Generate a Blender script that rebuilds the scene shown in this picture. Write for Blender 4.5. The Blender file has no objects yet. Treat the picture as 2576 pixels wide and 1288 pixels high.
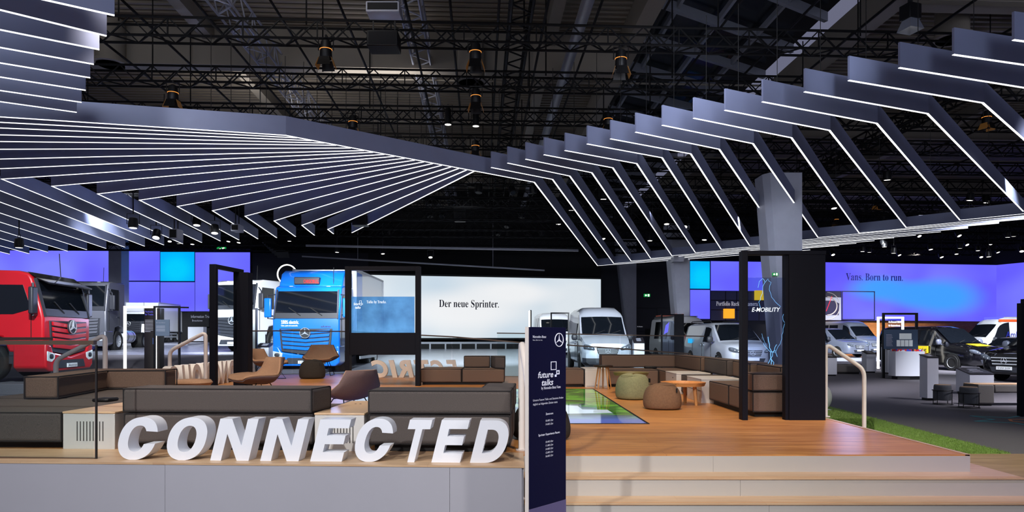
import bpy, bmesh, math, random
from mathutils import Vector, Matrix
R = math.radians
random.seed(7)
SC = bpy.context.scene
COL = SC.collection

# ---------------------------------------------------------------- camera, world, exposure
F, CX, HY, HC = 1700.0, 1288.0, 850.0, 1.47      # focal length in pixels, principal column, eye level row, eye height
DECK = 0.45
cam = bpy.data.cameras.new('camera')
cam.sensor_width = 36.0
cam.lens = F / 2576.0 * 36.0
cam.shift_y = (HY - 644.0) / 2576.0
cam.clip_end = 300
camo = bpy.data.objects.new('camera', cam)
COL.objects.link(camo)
camo.location = (0, 0, HC)
camo.rotation_euler = (R(90), 0, 0)
SC.camera = camo
SC.view_settings.view_transform = 'Standard'
SC.view_settings.look = 'None'
SC.view_settings.exposure = 0.0
SC.view_settings.gamma = 1.0
SC.view_settings.use_curve_mapping = False
wd = bpy.data.worlds.new('hall_air')
SC.world = wd
wd.use_nodes = True
wd.node_tree.nodes['Background'].inputs[0].default_value = (0.56, 0.58, 0.86, 1)
wd.node_tree.nodes['Background'].inputs[1].default_value = 0.24

def spot(name, loc, to, power, col, ang=60, blend=0.6, rad=0.15):
    l = bpy.data.lights.new(name, 'SPOT')
    l.energy = power; l.color = col; l.spot_size = R(ang); l.spot_blend = blend; l.shadow_soft_size = rad
    o = bpy.data.objects.new(name, l)
    COL.objects.link(o)
    o.location = loc
    d = Vector(to) - Vector(loc)
    o.rotation_euler = d.to_track_quat('-Z', 'Y').to_euler()
    return o
def area(name, loc, to, power, col, sx, sy):
    l = bpy.data.lights.new(name, 'AREA')
    l.shape = 'RECTANGLE'; l.size = sx; l.size_y = sy; l.energy = power; l.color = col
    o = bpy.data.objects.new(name, l)
    COL.objects.link(o)
    o.location = loc
    d = Vector(to) - Vector(loc)
    o.rotation_euler = d.to_track_quat('-Z', 'Y').to_euler()
    return o
WARM, AMBER, COOL, VIOLET = (1, .74, .5), (1, .58, .27), (.86, .93, 1), (.62, .5, 1)
# warm spots over the lounge deck
DK = (1, .77, .55)
spot('deck_lamp', (1.2, 6.5, 8.2), (2.0, 10.4, DECK), 1350, DK, 50, .8)
spot('deck_lamp', (2.6, 10.5, 8.2), (2.6, 13.2, DECK), 1300, DK, 50, .8)
spot('deck_lamp', (-1.0, 11, 8.2), (-2.2, 15.5, DECK), 1400, DK, 50, .8)
spot('deck_lamp', (-4.2, 10, 8.2), (-4.5, 14.5, DECK), 1400, DK, 48, .8)
spot('deck_lamp', (1.5, 3.5, 8.2), (2.0, 7.0, DECK), 760, (1, .82, .68), 48, .9)
spot('deck_lamp', (-3.6, 5.2, 8.2), (-3.4, 8.6, DECK), 1750, (1, .8, .62), 50, .9)
spot('deck_lamp', (-6.0, 9.5, 7.8), (-6.5, 14.5, .8), 900, (1, .9, .8), 42, .9)  # extra spot added to brighten the letters on the left edge
# neutral key light on the letters, the fascia and the steps
spot('letter_lamp', (-4.6, -1.2, 6.0), (-2.3, 5.6, .6), 2050, (1, .98, .97), 62, .9, .1)
spot('letter_lamp', (-1.0, -1.6, 6.0), (-.3, 5.6, .5), 1000, (1, .98, .97), 50, .9, .1)
spot('step_lamp', (3.2, -.6, 6.2), (2.4, 5.6, .2), 1150, (1, .95, .9), 55, .9, .2)
spot('violet_lamp', (5.4, 4.0, 6.5), (4.0, 6.9, DECK), 1000, VIOLET, 32, .9, .2)
spot('grass_lamp', (6.2, 5.5, 7), (5.9, 9.4, 0), 1900, (1, .95, .75), 44, .9, .2)
# cool show light over the vehicles
for (p, t, e, a) in [((-8.2, 11, 5.6), (-11.9, 19.0, 1.5), 4300, 46), ((-7.0, 15.5, 5.6), (-11.3, 20.0, 1.7), 1500, 46),
                     ((-14.5, 21.5, 5.6), (-20.8, 32.6, 2.6), 8500, 28),
                     ((-9.8, 21, 5.6), (-13.2, 32, 2.8), 17000, 32), ((-6.4, 15.0, 5.6), (-7.6, 25, 2.0), 11000, 30), ((-5.0, 20, 5.6), (-6.2, 28, 3), 4200, 36),
                     ((-17, 32, 7.5), (-22.8, 42, 2.6), 9000, 28),
                     ((3.2, 17, 5.6), (3.8, 27, 1.5), 11500, 26), ((6.0, 16.5, 5.6), (8.3, 26.3, 1.0), 7000, 19), ((7.0, 21, 5.6), (8.3, 27.6, 1.4), 1500, 40),
                     ((15, 19, 7.5), (19.5, 30, .9), 6500, 30), ((17, 31, 7.5), (22.2, 43.6, 1.0), 22000, 22), ((20, 33, 7.5), (25, 46, 1.5), 22000, 22),
                     ((23, 29, 7.5), (28.2, 39, 1.8), 13000, 30), ((12.6, 14.0, 7.5), (16.0, 22.4, .7), 5500, 30), ((9.2, 27, 6.5), (10.2, 36.4, 2.0), 6500, 26),
                     ((2.2, 28, 6.5), (2.5, 36.4, 2.2), 5500, 24)]:
    spot('show_lamp', p, t, e, COOL, a, .7, .12)
spot('wood_wall_fill', (27, 45, 7), (28, 53, 2.0), 7000, (1, .9, .78), 70, .9, .3)  # spots added to brighten the wooden wall, no fixtures there
spot('wood_wall_fill', (22, 46, 7), (22.5, 52, 2.0), 4000, (1, .85, .65), 60, .9, .3)
# general light of the show floor
spot('floor_lamp_beam', (13, 12, 7.9), (13, 18, 0), 9500, (.9, .88, .95), 70, .9, .3)
spot('floor_lamp_beam', (-2, 25.5, 7.9), (-2, 33, .4), 13000, (.9, .97, 1), 62, .9, .3)
spot('floor_lamp_beam', (-16, 26, 7.9), (-17, 35, .5), 7000, (.85, .9, 1), 75, .9, .3)
spot('floor_lamp_beam', (20, 24, 7.9), (21, 33, 0), 18000, (.88, .9, 1), 75, .9, .3)
# added upward fill without fixtures, brightens the roof and trusses
for (x, y) in [(-15, 14), (-5, 13), (-10, 24), (18, 15)]:
    area('roof_fill', (x, y, 9.3), (x, y + 1.5, 11.4), 120 if x < 10 else 130, (1, .96, .91) if x < 10 else (.86, .88, 1), 3.0, 1.2)
spot('column_fill', (5.6, 16, 5.4), (9.2, 22.5, 4.6), 1100, (.82, .88, 1), 34, 1.0, .3)  # spots added to lighten the columns, no fixtures there
spot('column_fill', (6, 30, 5.4), (9.9, 38.5, 4.0), 1100, (.82, .88, 1), 26, 1.0, .3)
# added wide soft fill without fixtures, brightens the slat faces
spot('slat_fill', (-3, -1.5, 7.4), (-5, 14, 6.2), 1250, (.82, .88, 1), 100, 1.0, 2.2)
spot('slat_fill', (5.5, -1.5, 7.4), (8.0, 14, 6.2), 950, (.8, .87, 1), 100, 1.0, 2.2)
spot('slat_fill', (-9, 8.0, 7.2), (-10, 22, 6.0), 950, (.8, .87, 1), 90, 1.0, 2.0)
spot('slat_fill', (3, 12, 7.2), (8.5, 27, 5.8), 900, (.84, .88, 1), 100, 1.0, 2.0)
area('roof_fill', (-4.4, 22, 9.3), (-4.4, 23.5, 11.4), 90, (1, .96, .91), 3.0, 1.2)  # one more added fill area under the roof
spot('blue_fill', (-6, 24, 2.2), (-7, 18, 6.2), 750, (.5, .58, 1), 110, 1.0, .4)  # added uplights standing in for blue spill from the video walls
spot('blue_fill', (-12, 26, 2.6), (-11, 19, 6.2), 750, (.5, .58, 1), 110, 1.0, .4)
spot('blue_fill', (12, 24, 1.6), (11, 16, 6.2), 420, (.45, .52, 1), 110, 1.0, .4)
# moving heads that wash the slats of the canopies
for (p, t, e, c) in [((-7.5, 12.2, 6.4), (-5.4, 17.5, 6.2), 75, (.95, .96, 1)), ((-11.5, 13.0, 6.4), (-10.5, 18.5, 6.2), 70, (.9, .92, 1)),
                     ((-4.4, 17.0, 6.35), (-5.0, 22, 6.2), 120, (.95, .96, 1)), ((5.6, 10.2, 6.4), (6.3, 14.5, 6.2), 60, (.8, .86, 1)),
                     ((9.4, 8.4, 6.45), (8.8, 12.5, 6.2), 60, (.8, .86, 1)), ((3.4, 16.6, 6.4), (4.5, 20.5, 6.2), 70, (.9, .92, 1)),
                     ((-9.6, 7.0, 6.4), (-9.2, 11.5, 6.2), 12, (.85, .88, 1)), ((5.4, 26, 6.4), (6, 31, 6.2), 120, (.9, .9, 1))]:
    spot('wash_lamp', p, t, e, c, 46, 1.0, .1)

# ---------------------------------------------------------------- colour and materials
def lin(c):
    if isinstance(c, str):
        c = tuple(int(c[i:i + 2], 16) / 255 for i in (0, 2, 4))
    else:
        c = tuple(x / 255 for x in c)
    return tuple(x / 12.92 if x <= .04045 else ((x + .055) / 1.055) ** 2.4 for x in c)
MATS = {}
def mat(name, c, rough=.5, metal=0, emit=None, es=1.0, noise=None, bump=None, coat=0, alpha=None, trans=0, spec=None):
    m = bpy.data.materials.new(name)
    m.use_nodes = True
    nt = m.node_tree
    b = nt.nodes['Principled BSDF']
    col = lin(c)
    b.inputs['Base Color'].default_value = (*col, 1)
    b.inputs['Roughness'].default_value = rough
    b.inputs['Metallic'].default_value = metal
    if coat: b.inputs['Coat Weight'].default_value = coat; b.inputs['Coat Roughness'].default_value = .05
    if spec is not None: b.inputs['Specular IOR Level'].default_value = spec
    if alpha is not None: b.inputs['Alpha'].default_value = alpha
    if trans: b.inputs['Transmission Weight'].default_value = trans
    if emit is not None:
        b.inputs['Emission Color'].default_value = (*lin(emit), 1)
        b.inputs['Emission Strength'].default_value = es
    tc = None
    if noise or bump:
        tc = nt.nodes.new('ShaderNodeTexCoord')
    if noise:
        sc, amt = noise[:2]
        n = nt.nodes.new('ShaderNodeTexNoise'); n.inputs['Scale'].default_value = sc; n.inputs['Detail'].default_value = 3
        nt.links.new(tc.outputs['Object'], n.inputs['Vector'])
        mx = nt.nodes.new('ShaderNodeMix'); mx.data_type = 'RGBA'
        mx.inputs[6].default_value = (*[x * (1 - amt) for x in col], 1)
        mx.inputs[7].default_value = (*[min(1, x * (1 + amt)) for x in col], 1)
        cr = nt.nodes.new('ShaderNodeMapRange'); cr.inputs[1].default_value = .3; cr.inputs[2].default_value = .7
        nt.links.new(n.outputs[0], cr.inputs[0]); nt.links.new(cr.outputs[0], mx.inputs[0])
        nt.links.new(mx.outputs[2], b.inputs['Base Color'])
    if bump:
        n2 = nt.nodes.new('ShaderNodeTexNoise'); n2.inputs['Scale'].default_value = bump[0]
        nt.links.new(tc.outputs['Object'], n2.inputs['Vector'])
        bm = nt.nodes.new('ShaderNodeBump'); bm.inputs['Strength'].default_value = bump[1]; bm.inputs['Distance'].default_value = .01
        nt.links.new(n2.outputs[0], bm.inputs['Height']); nt.links.new(bm.outputs[0], b.inputs['Normal'])
    MATS[name] = m
    return m
def glow(name, c, s=1.0):
    return mat(name, (8, 8, 10), .4, emit=c, es=s)
def wood(name, c1, c2, plank=(1.3, .14), rough=.38, grain=3.0, along='X'):
    m = mat(name, c1, rough)
    nt = m.node_tree; b = nt.nodes['Principled BSDF']
    tc = nt.nodes.new('ShaderNodeTexCoord')
    mp = nt.nodes.new('ShaderNodeMapping')
    if along == 'Y': mp.inputs['Rotation'].default_value = (0, 0, R(90))
    if along == 'XZ': mp.inputs['Rotation'].default_value = (R(-90), 0, 0)
    nt.links.new(tc.outputs['Object'], mp.inputs[0])
    br = nt.nodes.new('ShaderNodeTexBrick')
    br.inputs['Scale'].default_value = 1; br.inputs['Mortar Size'].default_value = .0025
    br.inputs['Brick Width'].default_value = plank[0]; br.inputs['Row Height'].default_value = plank[1]
    br.inputs['Color1'].default_value = (.42, .42, .42, 1); br.inputs['Color2'].default_value = (.6, .6, .6, 1); br.inputs['Mortar'].default_value = (.12, .12, .12, 1)
    nt.links.new(mp.outputs[0], br.inputs[0])
    mp2 = nt.nodes.new('ShaderNodeMapping'); mp2.inputs['Scale'].default_value = (.55, 7, 7)
    nt.links.new(mp.outputs[0], mp2.inputs[0])
    n = nt.nodes.new('ShaderNodeTexNoise'); n.inputs['Scale'].default_value = grain; n.inputs['Detail'].default_value = 5; n.inputs['Distortion'].default_value = .6
    nt.links.new(mp2.outputs[0], n.inputs[0])
    ad = nt.nodes.new('ShaderNodeMath'); ad.operation = 'MULTIPLY_ADD'; ad.inputs[1].default_value = 2.0; ad.inputs[2].default_value = -1.0
    nt.links.new(n.outputs[0], ad.inputs[0])
    a2 = nt.nodes.new('ShaderNodeMath'); a2.operation = 'ADD'; a2.use_clamp = True
    nt.links.new(ad.outputs[0], a2.inputs[0]); nt.links.new(br.outputs[0], a2.inputs[1])
    mx = nt.nodes.new('ShaderNodeMix'); mx.data_type = 'RGBA'
    mx.inputs[6].default_value = (*lin(c2), 1); mx.inputs[7].default_value = (*lin(c1), 1)
    nt.links.new(a2.outputs[0], mx.inputs[0]); nt.links.new(mx.outputs[2], b.inputs['Base Color'])
    return m
def led_wall(name, c1, c2, s, blobs, cb, axis_top=None):
    """a lit LED surface: soft gradient between two tones plus a few soft cyan clouds, (x, z, rx, rz) in the panel's own metres"""
    m = mat(name, (6, 6, 10), .35, emit=c1, es=s)
    nt = m.node_tree; b = nt.nodes['Principled BSDF']
    tc = nt.nodes.new('ShaderNodeTexCoord')
    n = nt.nodes.new('ShaderNodeTexNoise'); n.inputs['Scale'].default_value = .22; n.inputs['Detail'].default_value = 1
    nt.links.new(tc.outputs['Object'], n.inputs[0])
    mr = nt.nodes.new('ShaderNodeMapRange'); mr.inputs[1].default_value = .35; mr.inputs[2].default_value = .65
    nt.links.new(n.outputs[0], mr.inputs[0])
    mx = nt.nodes.new('ShaderNodeMix'); mx.data_type = 'RGBA'
    mx.inputs[6].default_value = (*lin(c1), 1); mx.inputs[7].default_value = (*lin(c2), 1)
    nt.links.new(mr.outputs[0], mx.inputs[0])
    last = mx.outputs[2]
    for (x, z, rx, rz) in blobs:
        mp = nt.nodes.new('ShaderNodeMapping'); mp.vector_type = 'TEXTURE'
        mp.inputs['Location'].default_value = (x, 0, z); mp.inputs['Scale'].default_value = (rx, 50, rz)
        nt.links.new(tc.outputs['Object'], mp.inputs[0])
        g = nt.nodes.new('ShaderNodeTexGradient'); g.gradient_type = 'SPHERICAL'
        nt.links.new(mp.outputs[0], g.inputs[0])
        k = nt.nodes.new('ShaderNodeMapRange'); k.interpolation_type = 'SMOOTHSTEP'
        k.inputs[1].default_value = 0; k.inputs[2].default_value = .75
        nt.links.new(g.outputs[0], k.inputs[0])
        m2 = nt.nodes.new('ShaderNodeMix'); m2.data_type = 'RGBA'
        m2.inputs[7].default_value = (*lin(cb), 1)
        nt.links.new(k.outputs[0], m2.inputs[0]); nt.links.new(last, m2.inputs[6])
        last = m2.outputs[2]
    nt.links.new(last, b.inputs['Emission Color'])
    return m

# ---------------------------------------------------------------- geometry helpers
def W(px, py, Y):
    """the point of the place seen at photo pixel (px, py) at distance Y"""
    return Vector(((px - CX) / F * Y, Y, HC - (py - HY) / F * Y))
def G(px, py, z):
    """the point of the horizontal plane z seen at photo pixel (px, py)"""
    Y = F * (HC - z) / (py - HY)
    return Vector(((px - CX) / F * Y, Y, z))

class MB:
    def __init__(s): s.v = []; s.f = []
    def add(s, vs, fs, M=None):
        o = len(s.v)
        s.v += [tuple(M @ Vector(p)) if M is not None else tuple(p) for p in vs]
        s.f += [tuple(i + o for i in f) for f in fs]
        return s
    def box(s, x0, x1, y0, y1, z0, z1, M=None):
        return s.add([(x0, y0, z0), (x1, y0, z0), (x1, y1, z0), (x0, y1, z0), (x0, y0, z1), (x1, y0, z1), (x1, y1, z1), (x0, y1, z1)],
                     [(0, 3, 2, 1), (4, 5, 6, 7), (0, 1, 5, 4), (1, 2, 6, 5), (2, 3, 7, 6), (3, 0, 4, 7)], M)
    def bar(s, a, b, w, h=None, up=(0, 0, 1)):
        a = Vector(a); b = Vector(b); h = h or w
        d = (b - a).normalized(); u = Vector(up)
        if abs(d.dot(u)) > .95: u = Vector((1, 0, 0))
        x = d.cross(u).normalized(); y = x.cross(d)
        vs = []
        for p in (a, b):
            for (i, j) in ((-1, -1), (1, -1), (1, 1), (-1, 1)):
                vs.append(p + x * (i * w / 2) + y * (j * h / 2))
        return s.add(vs, [(3, 2, 1, 0), (4, 5, 6, 7), (0, 1, 5, 4), (1, 2, 6, 5), (2, 3, 7, 6), (3, 0, 4, 7)])
    def tube(s, pts, r, n=8, closed=False, caps=True):
        pts = [Vector(p) for p in pts]; k = len(pts)
        rr = r if isinstance(r, (list, tuple)) else [r] * k
        o = len(s.v); px = None
        for i, p in enumerate(pts):
            if closed: d = (pts[(i + 1) % k] - pts[i - 1])
            else: d = (pts[min(i + 1, k - 1)] - pts[max(i - 1, 0)])
            d = d.normalized()
            if px is None:
                u = Vector((0, 0, 1)) if abs(d.z) < .9 else Vector((1, 0, 0))
                px = d.cross(u).normalized()
            else:
                px = (px - d * px.dot(d)).normalized()
            py = d.cross(px)
            for j in range(n):
                t = 2 * math.pi * j / n
                s.v.append(tuple(p + px * (rr[i] * math.cos(t)) + py * (rr[i] * math.sin(t))))
        for i in range(k if closed else k - 1):
            a = o + i * n; b = o + ((i + 1) % k) * n
            for j in range(n):
                s.f.append((a + j, a + (j + 1) % n, b + (j + 1) % n, b + j))
        if caps and not closed:
            s.f.append(tuple(o + j for j in reversed(range(n))))
            s.f.append(tuple(o + (k - 1) * n + j for j in range(n)))
        return s
    def prism(s, poly, fn0, fn1):
        """polygon swept between two placements, fn(p) -> 3D"""
        n = len(poly)
        vs = [fn0(p) for p in poly] + [fn1(p) for p in poly]
        fs = [tuple(reversed(range(n))), tuple(range(n, 2 * n))] + [(i, (i + 1) % n, n + (i + 1) % n, n + i) for i in range(n)]
        return s.add(vs, fs)
    def slab(s, poly, z0, z1):
        return s.prism(poly, lambda p: (p[0], p[1], z0), lambda p: (p[0], p[1], z1))
    def side(s, poly, x0, x1):
        return s.prism(poly, lambda p: (x0, p[0], p[1]), lambda p: (x1, p[0], p[1]))
    def front(s, poly, y0, y1):
        return s.prism(poly, lambda p: (p[0], y0, p[1]), lambda p: (p[0], y1, p[1]))
    def lathe(s, prof, n=24, M=None, caps=True):
        o = []; k = len(prof)
        for (r, z) in prof:
            for j in range(n):
                t = 2 * math.pi * j / n
                o.append((r * math.cos(t), r * math.sin(t), z))
        fs = [(i * n + j, i * n + (j + 1) % n, (i + 1) * n + (j + 1) % n, (i + 1) * n + j) for i in range(k - 1) for j in range(n)]
        if caps:
            fs += [tuple(reversed(range(n))), tuple((k - 1) * n + j for j in range(n))]
        return s.add(o, fs, M)
    def grid(s, fn, nu, nv):
        vs = [fn(i / nu, j / nv) for j in range(nv + 1) for i in range(nu + 1)]
        fs = [(j * (nu + 1) + i, j * (nu + 1) + i + 1, (j + 1) * (nu + 1) + i + 1, (j + 1) * (nu + 1) + i) for j in range(nv) for i in range(nu)]
        return s.add(vs, fs)
    def loft(s, rings, caps=True, closed=True):
        n = len(rings[0]); k = len(rings)
        vs = [p for r in rings for p in r]
        m = n if closed else n - 1
        fs = [(i * n + j, i * n + (j + 1) % n, (i + 1) * n + (j + 1) % n, (i + 1) * n + j) for i in range(k - 1) for j in range(m)]
        if caps: fs += [tuple(reversed(range(n))), tuple((k - 1) * n + j for j in range(n))]
        return s.add(vs, fs)
    def build(s, name, m, parent=None, bevel=0, seg=2, smooth=None, sub=0, thick=0, fix=True):
        me = bpy.data.meshes.new(name)
        me.from_pydata([tuple(v) for v in s.v], [], s.f)
        if fix:
            bm = bmesh.new(); bm.from_mesh(me)
            bmesh.ops.recalc_face_normals(bm, faces=bm.faces)
            bm.to_mesh(me); bm.free()
        me.materials.append(MATS[m] if isinstance(m, str) else m)
        o = bpy.data.objects.new(name, me)
        COL.objects.link(o)
        if parent: o.parent = parent
        if thick:
            k = o.modifiers.new('t', 'SOLIDIFY'); k.thickness = thick; k.offset = 0
        if bevel:
            k = o.modifiers.new('b', 'BEVEL'); k.width = bevel; k.segments = seg; k.limit_method = 'ANGLE'; k.angle_limit = R(40)
        if sub:
            k = o.modifiers.new('s', 'SUBSURF'); k.levels = sub; k.render_levels = sub
        if smooth is not None or bevel or sub:
            me.polygons.foreach_set('use_smooth', [True] * len(me.polygons))
            if not sub: me.set_sharp_from_angle(angle=R(smooth if smooth else 50))
        return o
def tag(o, label=None, cat=None, group=None, kind=None):
    if label: o['label'] = label
    if cat: o['category'] = cat
    if group: o['group'] = group
    if kind: o['kind'] = kind
    return o
def thing(name, label, cat, loc=(0, 0, 0), rotz=0, group=None, scale=1):
    o = bpy.data.objects.new(name, None)
    COL.objects.link(o)
    o.empty_display_size = .2
    o.location = loc; o.rotation_euler = (0, 0, rotz); o.scale = (scale,) * 3
    return tag(o, label, cat, group)
def struct(o):
    o['kind'] = 'structure'
    return o
def dup(root, loc, rotz, label=None, group=None):
    r = root.copy(); COL.objects.link(r); r.location = loc; r.rotation_euler = (0, 0, rotz)
    if label: r['label'] = label
    if group: r['group'] = group
    for ch in list(root.children):
        c = ch.copy(); COL.objects.link(c); c.parent = r
        for g in list(ch.children):
            d = g.copy(); COL.objects.link(d); d.parent = c
    return r
ORD = 'first second third fourth fifth sixth seventh eighth ninth tenth eleventh twelfth thirteenth fourteenth fifteenth sixteenth seventeenth eighteenth nineteenth twentieth'.split()

# ---------------------------------------------------------------- lettering
def serif(s):
    out = ''
    for c in s:
        if 'A' <= c <= 'Z': out += chr(0x1D400 + ord(c) - 65)
        elif 'a' <= c <= 'z': out += chr(0x1D41A + ord(c) - 97)
        elif '0' <= c <= '9': out += chr(0x1D7CE + ord(c) - 48)
        else: out += c
    return out
def glyphs(s, off=0, shear=0, ext=0, spacing=1.0):
    c = bpy.data.curves.new('lettering', 'FONT')
    c.body = s; c.size = 1; c.offset = off; c.shear = shear; c.extrude = ext; c.space_character = spacing; c.resolution_u = 4
    o = bpy.data.objects.new('lettering', c)
    me = bpy.data.meshes.new_from_object(o)
    bpy.data.objects.remove(o); bpy.data.curves.remove(c)
    return me
UPRIGHT = Matrix(((1, 0, 0, 0), (0, 0, -1, 0), (0, 1, 0, 0), (0, 0, 0, 1)))    # text plane facing -Y
def text(s, m, parent, at, width, cap, M=None, off=0, shear=0, name='lettering', ser=False, center=False):
    """lettering of exact width and capital height, its left baseline at AT in the parent's frame, facing the parent's -Y"""
    me = glyphs(serif(s) if ser else s, off, shear)
    xs = [v.co.x for v in me.vertices]
    x0, x1 = min(xs), max(xs)
    sx = width / (x1 - x0); sy = cap / (.66 if ser else .70)
    for v in me.vertices:
        v.co = Vector(((v.co.x - x0) * sx, v.co.y * sy, v.co.z))
    T = Matrix.Translation(Vector(at)) @ (M if M is not None else UPRIGHT)
    if center: T = T @ Matrix.Translation((-width / 2, 0, 0))
    me.transform(T)
    me.materials.clear(); me.materials.append(MATS[m])
    o = bpy.data.objects.new(name, me)
    COL.objects.link(o)
    if parent: o.parent = parent
    return o
def star(parent, at, r, m, name='emblem', tilt=0, depth=.01, tk=.1):
    """ring with a three-pointed star, facing -Y"""
    b = MB(); x, y, z = at
    b.tube([(x + r * math.cos(t), y, z + r * math.sin(t)) for t in [2 * math.pi * i / 28 for i in range(28)]], r * tk * .55, 6, closed=True)
    for k in range(3):
        a = R(90 + 120 * k)
        p = [(r * .98 * math.cos(a), r * .98 * math.sin(a)), (r * .16 * math.cos(a + R(60)), r * .16 * math.sin(a + R(60))), (0, 0), (r * .16 * math.cos(a - R(60)), r * .16 * math.sin(a - R(60)))]
        b.front([(x + q[0], z + q[1]) for q in p], y - depth, y + depth * .4)
    return b.build(name, m, parent, smooth=40)
# ---------------------------------------------------------------- materials of the place
mat('carpet', (92, 89, 96), .9, noise=(60, .12), bump=(300, .3))
mat('show_floor', (150, 152, 166), .22, noise=(1.2, .05))
mat('hall_black', (10, 10, 14), .8)
mat('wall_navy', (22, 24, 40), .6, noise=(.6, .2))
mat('white_panel', (168, 168, 177), .42, noise=(1.1, .025))
mat('riser_white', (186, 182, 176), .42, noise=(1.1, .02))
mat('seam_grey', (120, 120, 124), .6)
wood('deck_wood', (222, 160, 92), (160, 98, 52), (1.35, .19), .34)
wood('pale_wood', (212, 182, 146), (186, 150, 116), (1.35, .19), .4)
wood('plank_floor', (168, 140, 108), (120, 96, 72), (1.6, .2), .5)
wood('wall_wood', (196, 132, 76), (150, 92, 50), (1.4, .16), .45, along='XZ')
mat('letter_white', (236, 240, 248), .38)
mat('letter_side', (242, 238, 232), .42)
mat('sofa_grey', (86, 79, 76), .95, noise=(260, .4), bump=(420, .35))
mat('sofa_brown', (112, 92, 79), .95, noise=(260, .38), bump=(420, .35))
mat('piping', (38, 35, 36), .9)
mat('plinth', (14, 13, 13), .7)
mat('box_white', (212, 210, 206), .35)
mat('box_top', (222, 188, 150), .3)
mat('slot_dark', (50, 46, 44), .8)
mat('chair_tan', (184, 144, 112), .9, noise=(120, .15), bump=(300, .3))
mat('chair_plum', (104, 84, 82), .9, noise=(120, .12), bump=(300, .3))
mat('black_metal', (18, 18, 21), .45, metal=.3)
mat('portal_black', (9, 11, 22), .6, spec=.2)
mat('pouf_green', (130, 132, 98), .95, noise=(40, .12), bump=(220, .4))
mat('pouf_brown', (120, 90, 66), .95, noise=(40, .12), bump=(220, .4))
mat('pouf_black', (46, 42, 38), .95, noise=(40, .12), bump=(220, .4))
wood('table_wood', (226, 164, 100), (200, 134, 74), (3, .3), .4)
mat('table_olive', (120, 112, 66), .5)
mat('table_dark', (52, 42, 36), .5)
mat('leg_wood', (196, 140, 84), .45)
mat('rail_paint', (222, 214, 208), .35)
mat('rail_bronze', (110, 92, 78), .35, metal=.5)
mat('totem_navy', (14, 16, 56), .6, spec=.2)
mat('totem_violet', (112, 104, 150), .5)
mat('print_white', (222, 224, 240), .6, emit=(222, 224, 240), es=.35)
glow('text_lit', (240, 246, 255), 1.2)
mat('column_grey', (158, 161, 176), .6, noise=(3, .04))
mat('slat', (142, 150, 182), .5, noise=(2.0, .04))
glow('led_white', (255, 255, 255), 1.9)
mat('cable_black', (8, 8, 10), .6)
mat('truss_black', (9, 9, 12), .7, spec=.2)
mat('truss_grey', (120, 122, 136), .45, metal=.2)
mat('rust', (80, 60, 45), .7)
def blend_mat(name, fac, tint, kind='GLASS', ec=None, es=1.0, rough=.02):
    m = bpy.data.materials.new(name); m.use_nodes = True
    nt = m.node_tree; nt.nodes.clear()
    out = nt.nodes.new('ShaderNodeOutputMaterial')
    tr = nt.nodes.new('ShaderNodeBsdfTransparent'); tr.inputs[0].default_value = (*lin(tint), 1)
    mx = nt.nodes.new('ShaderNodeMixShader')
    if kind == 'GLASS':
        gl = nt.nodes.new('ShaderNodeBsdfGlossy'); gl.inputs['Roughness'].default_value = rough
        lw = nt.nodes.new('ShaderNodeLayerWeight'); lw.inputs['Blend'].default_value = .22
        mu = nt.nodes.new('ShaderNodeMath'); mu.operation = 'MULTIPLY_ADD'; mu.inputs[1].default_value = .35; mu.inputs[2].default_value = fac
        mu.use_clamp = True
        nt.links.new(lw.outputs['Fresnel'], mu.inputs[0]); lw.inputs['Blend'].default_value = .1; nt.links.new(mu.outputs[0], mx.inputs[0])
        nt.links.new(gl.outputs[0], mx.inputs[2])
    else:
        em = nt.nodes.new('ShaderNodeEmission'); em.inputs[0].default_value = (*lin(ec), 1); em.inputs[1].default_value = es
        mx.inputs[0].default_value = fac
        nt.links.new(em.outputs[0], mx.inputs[2])
        if kind == 'SCREEN':
            tc = nt.nodes.new('ShaderNodeTexCoord'); n = nt.nodes.new('ShaderNodeTexNoise'); n.inputs['Scale'].default_value = 2.2; n.inputs['Detail'].default_value = 4
            nt.links.new(tc.outputs['Object'], n.inputs[0])
            cr = nt.nodes.new('ShaderNodeValToRGB')
            cr.color_ramp.elements[0].position = .32; cr.color_ramp.elements[0].color = (*[x * .55 for x in lin(ec)], 1)
            cr.color_ramp.elements[1].position = .7; cr.color_ramp.elements[1].color = (*[min(1, x * 1.5 + .05) for x in lin(ec)], 1)
            nt.links.new(n.outputs[0], cr.inputs[0]); nt.links.new(cr.outputs[0], em.inputs[0])
    nt.links.new(tr.outputs[0], mx.inputs[1]); nt.links.new(mx.outputs[0], out.inputs[0])
    MATS[name] = m
blend_mat('glass', .012, (246, 250, 250))
blend_mat('oled', .03, (226, 232, 246))
blend_mat('oled_blue', .48, (190, 220, 255), 'SCREEN', (90, 160, 220), .85)
blend_mat('spark', .75, (255, 255, 255), 'EMIT', (120, 190, 255), 1.5)
blend_mat('spark_glow', .4, (255, 255, 255), 'EMIT', (20, 110, 255), .8)

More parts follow.
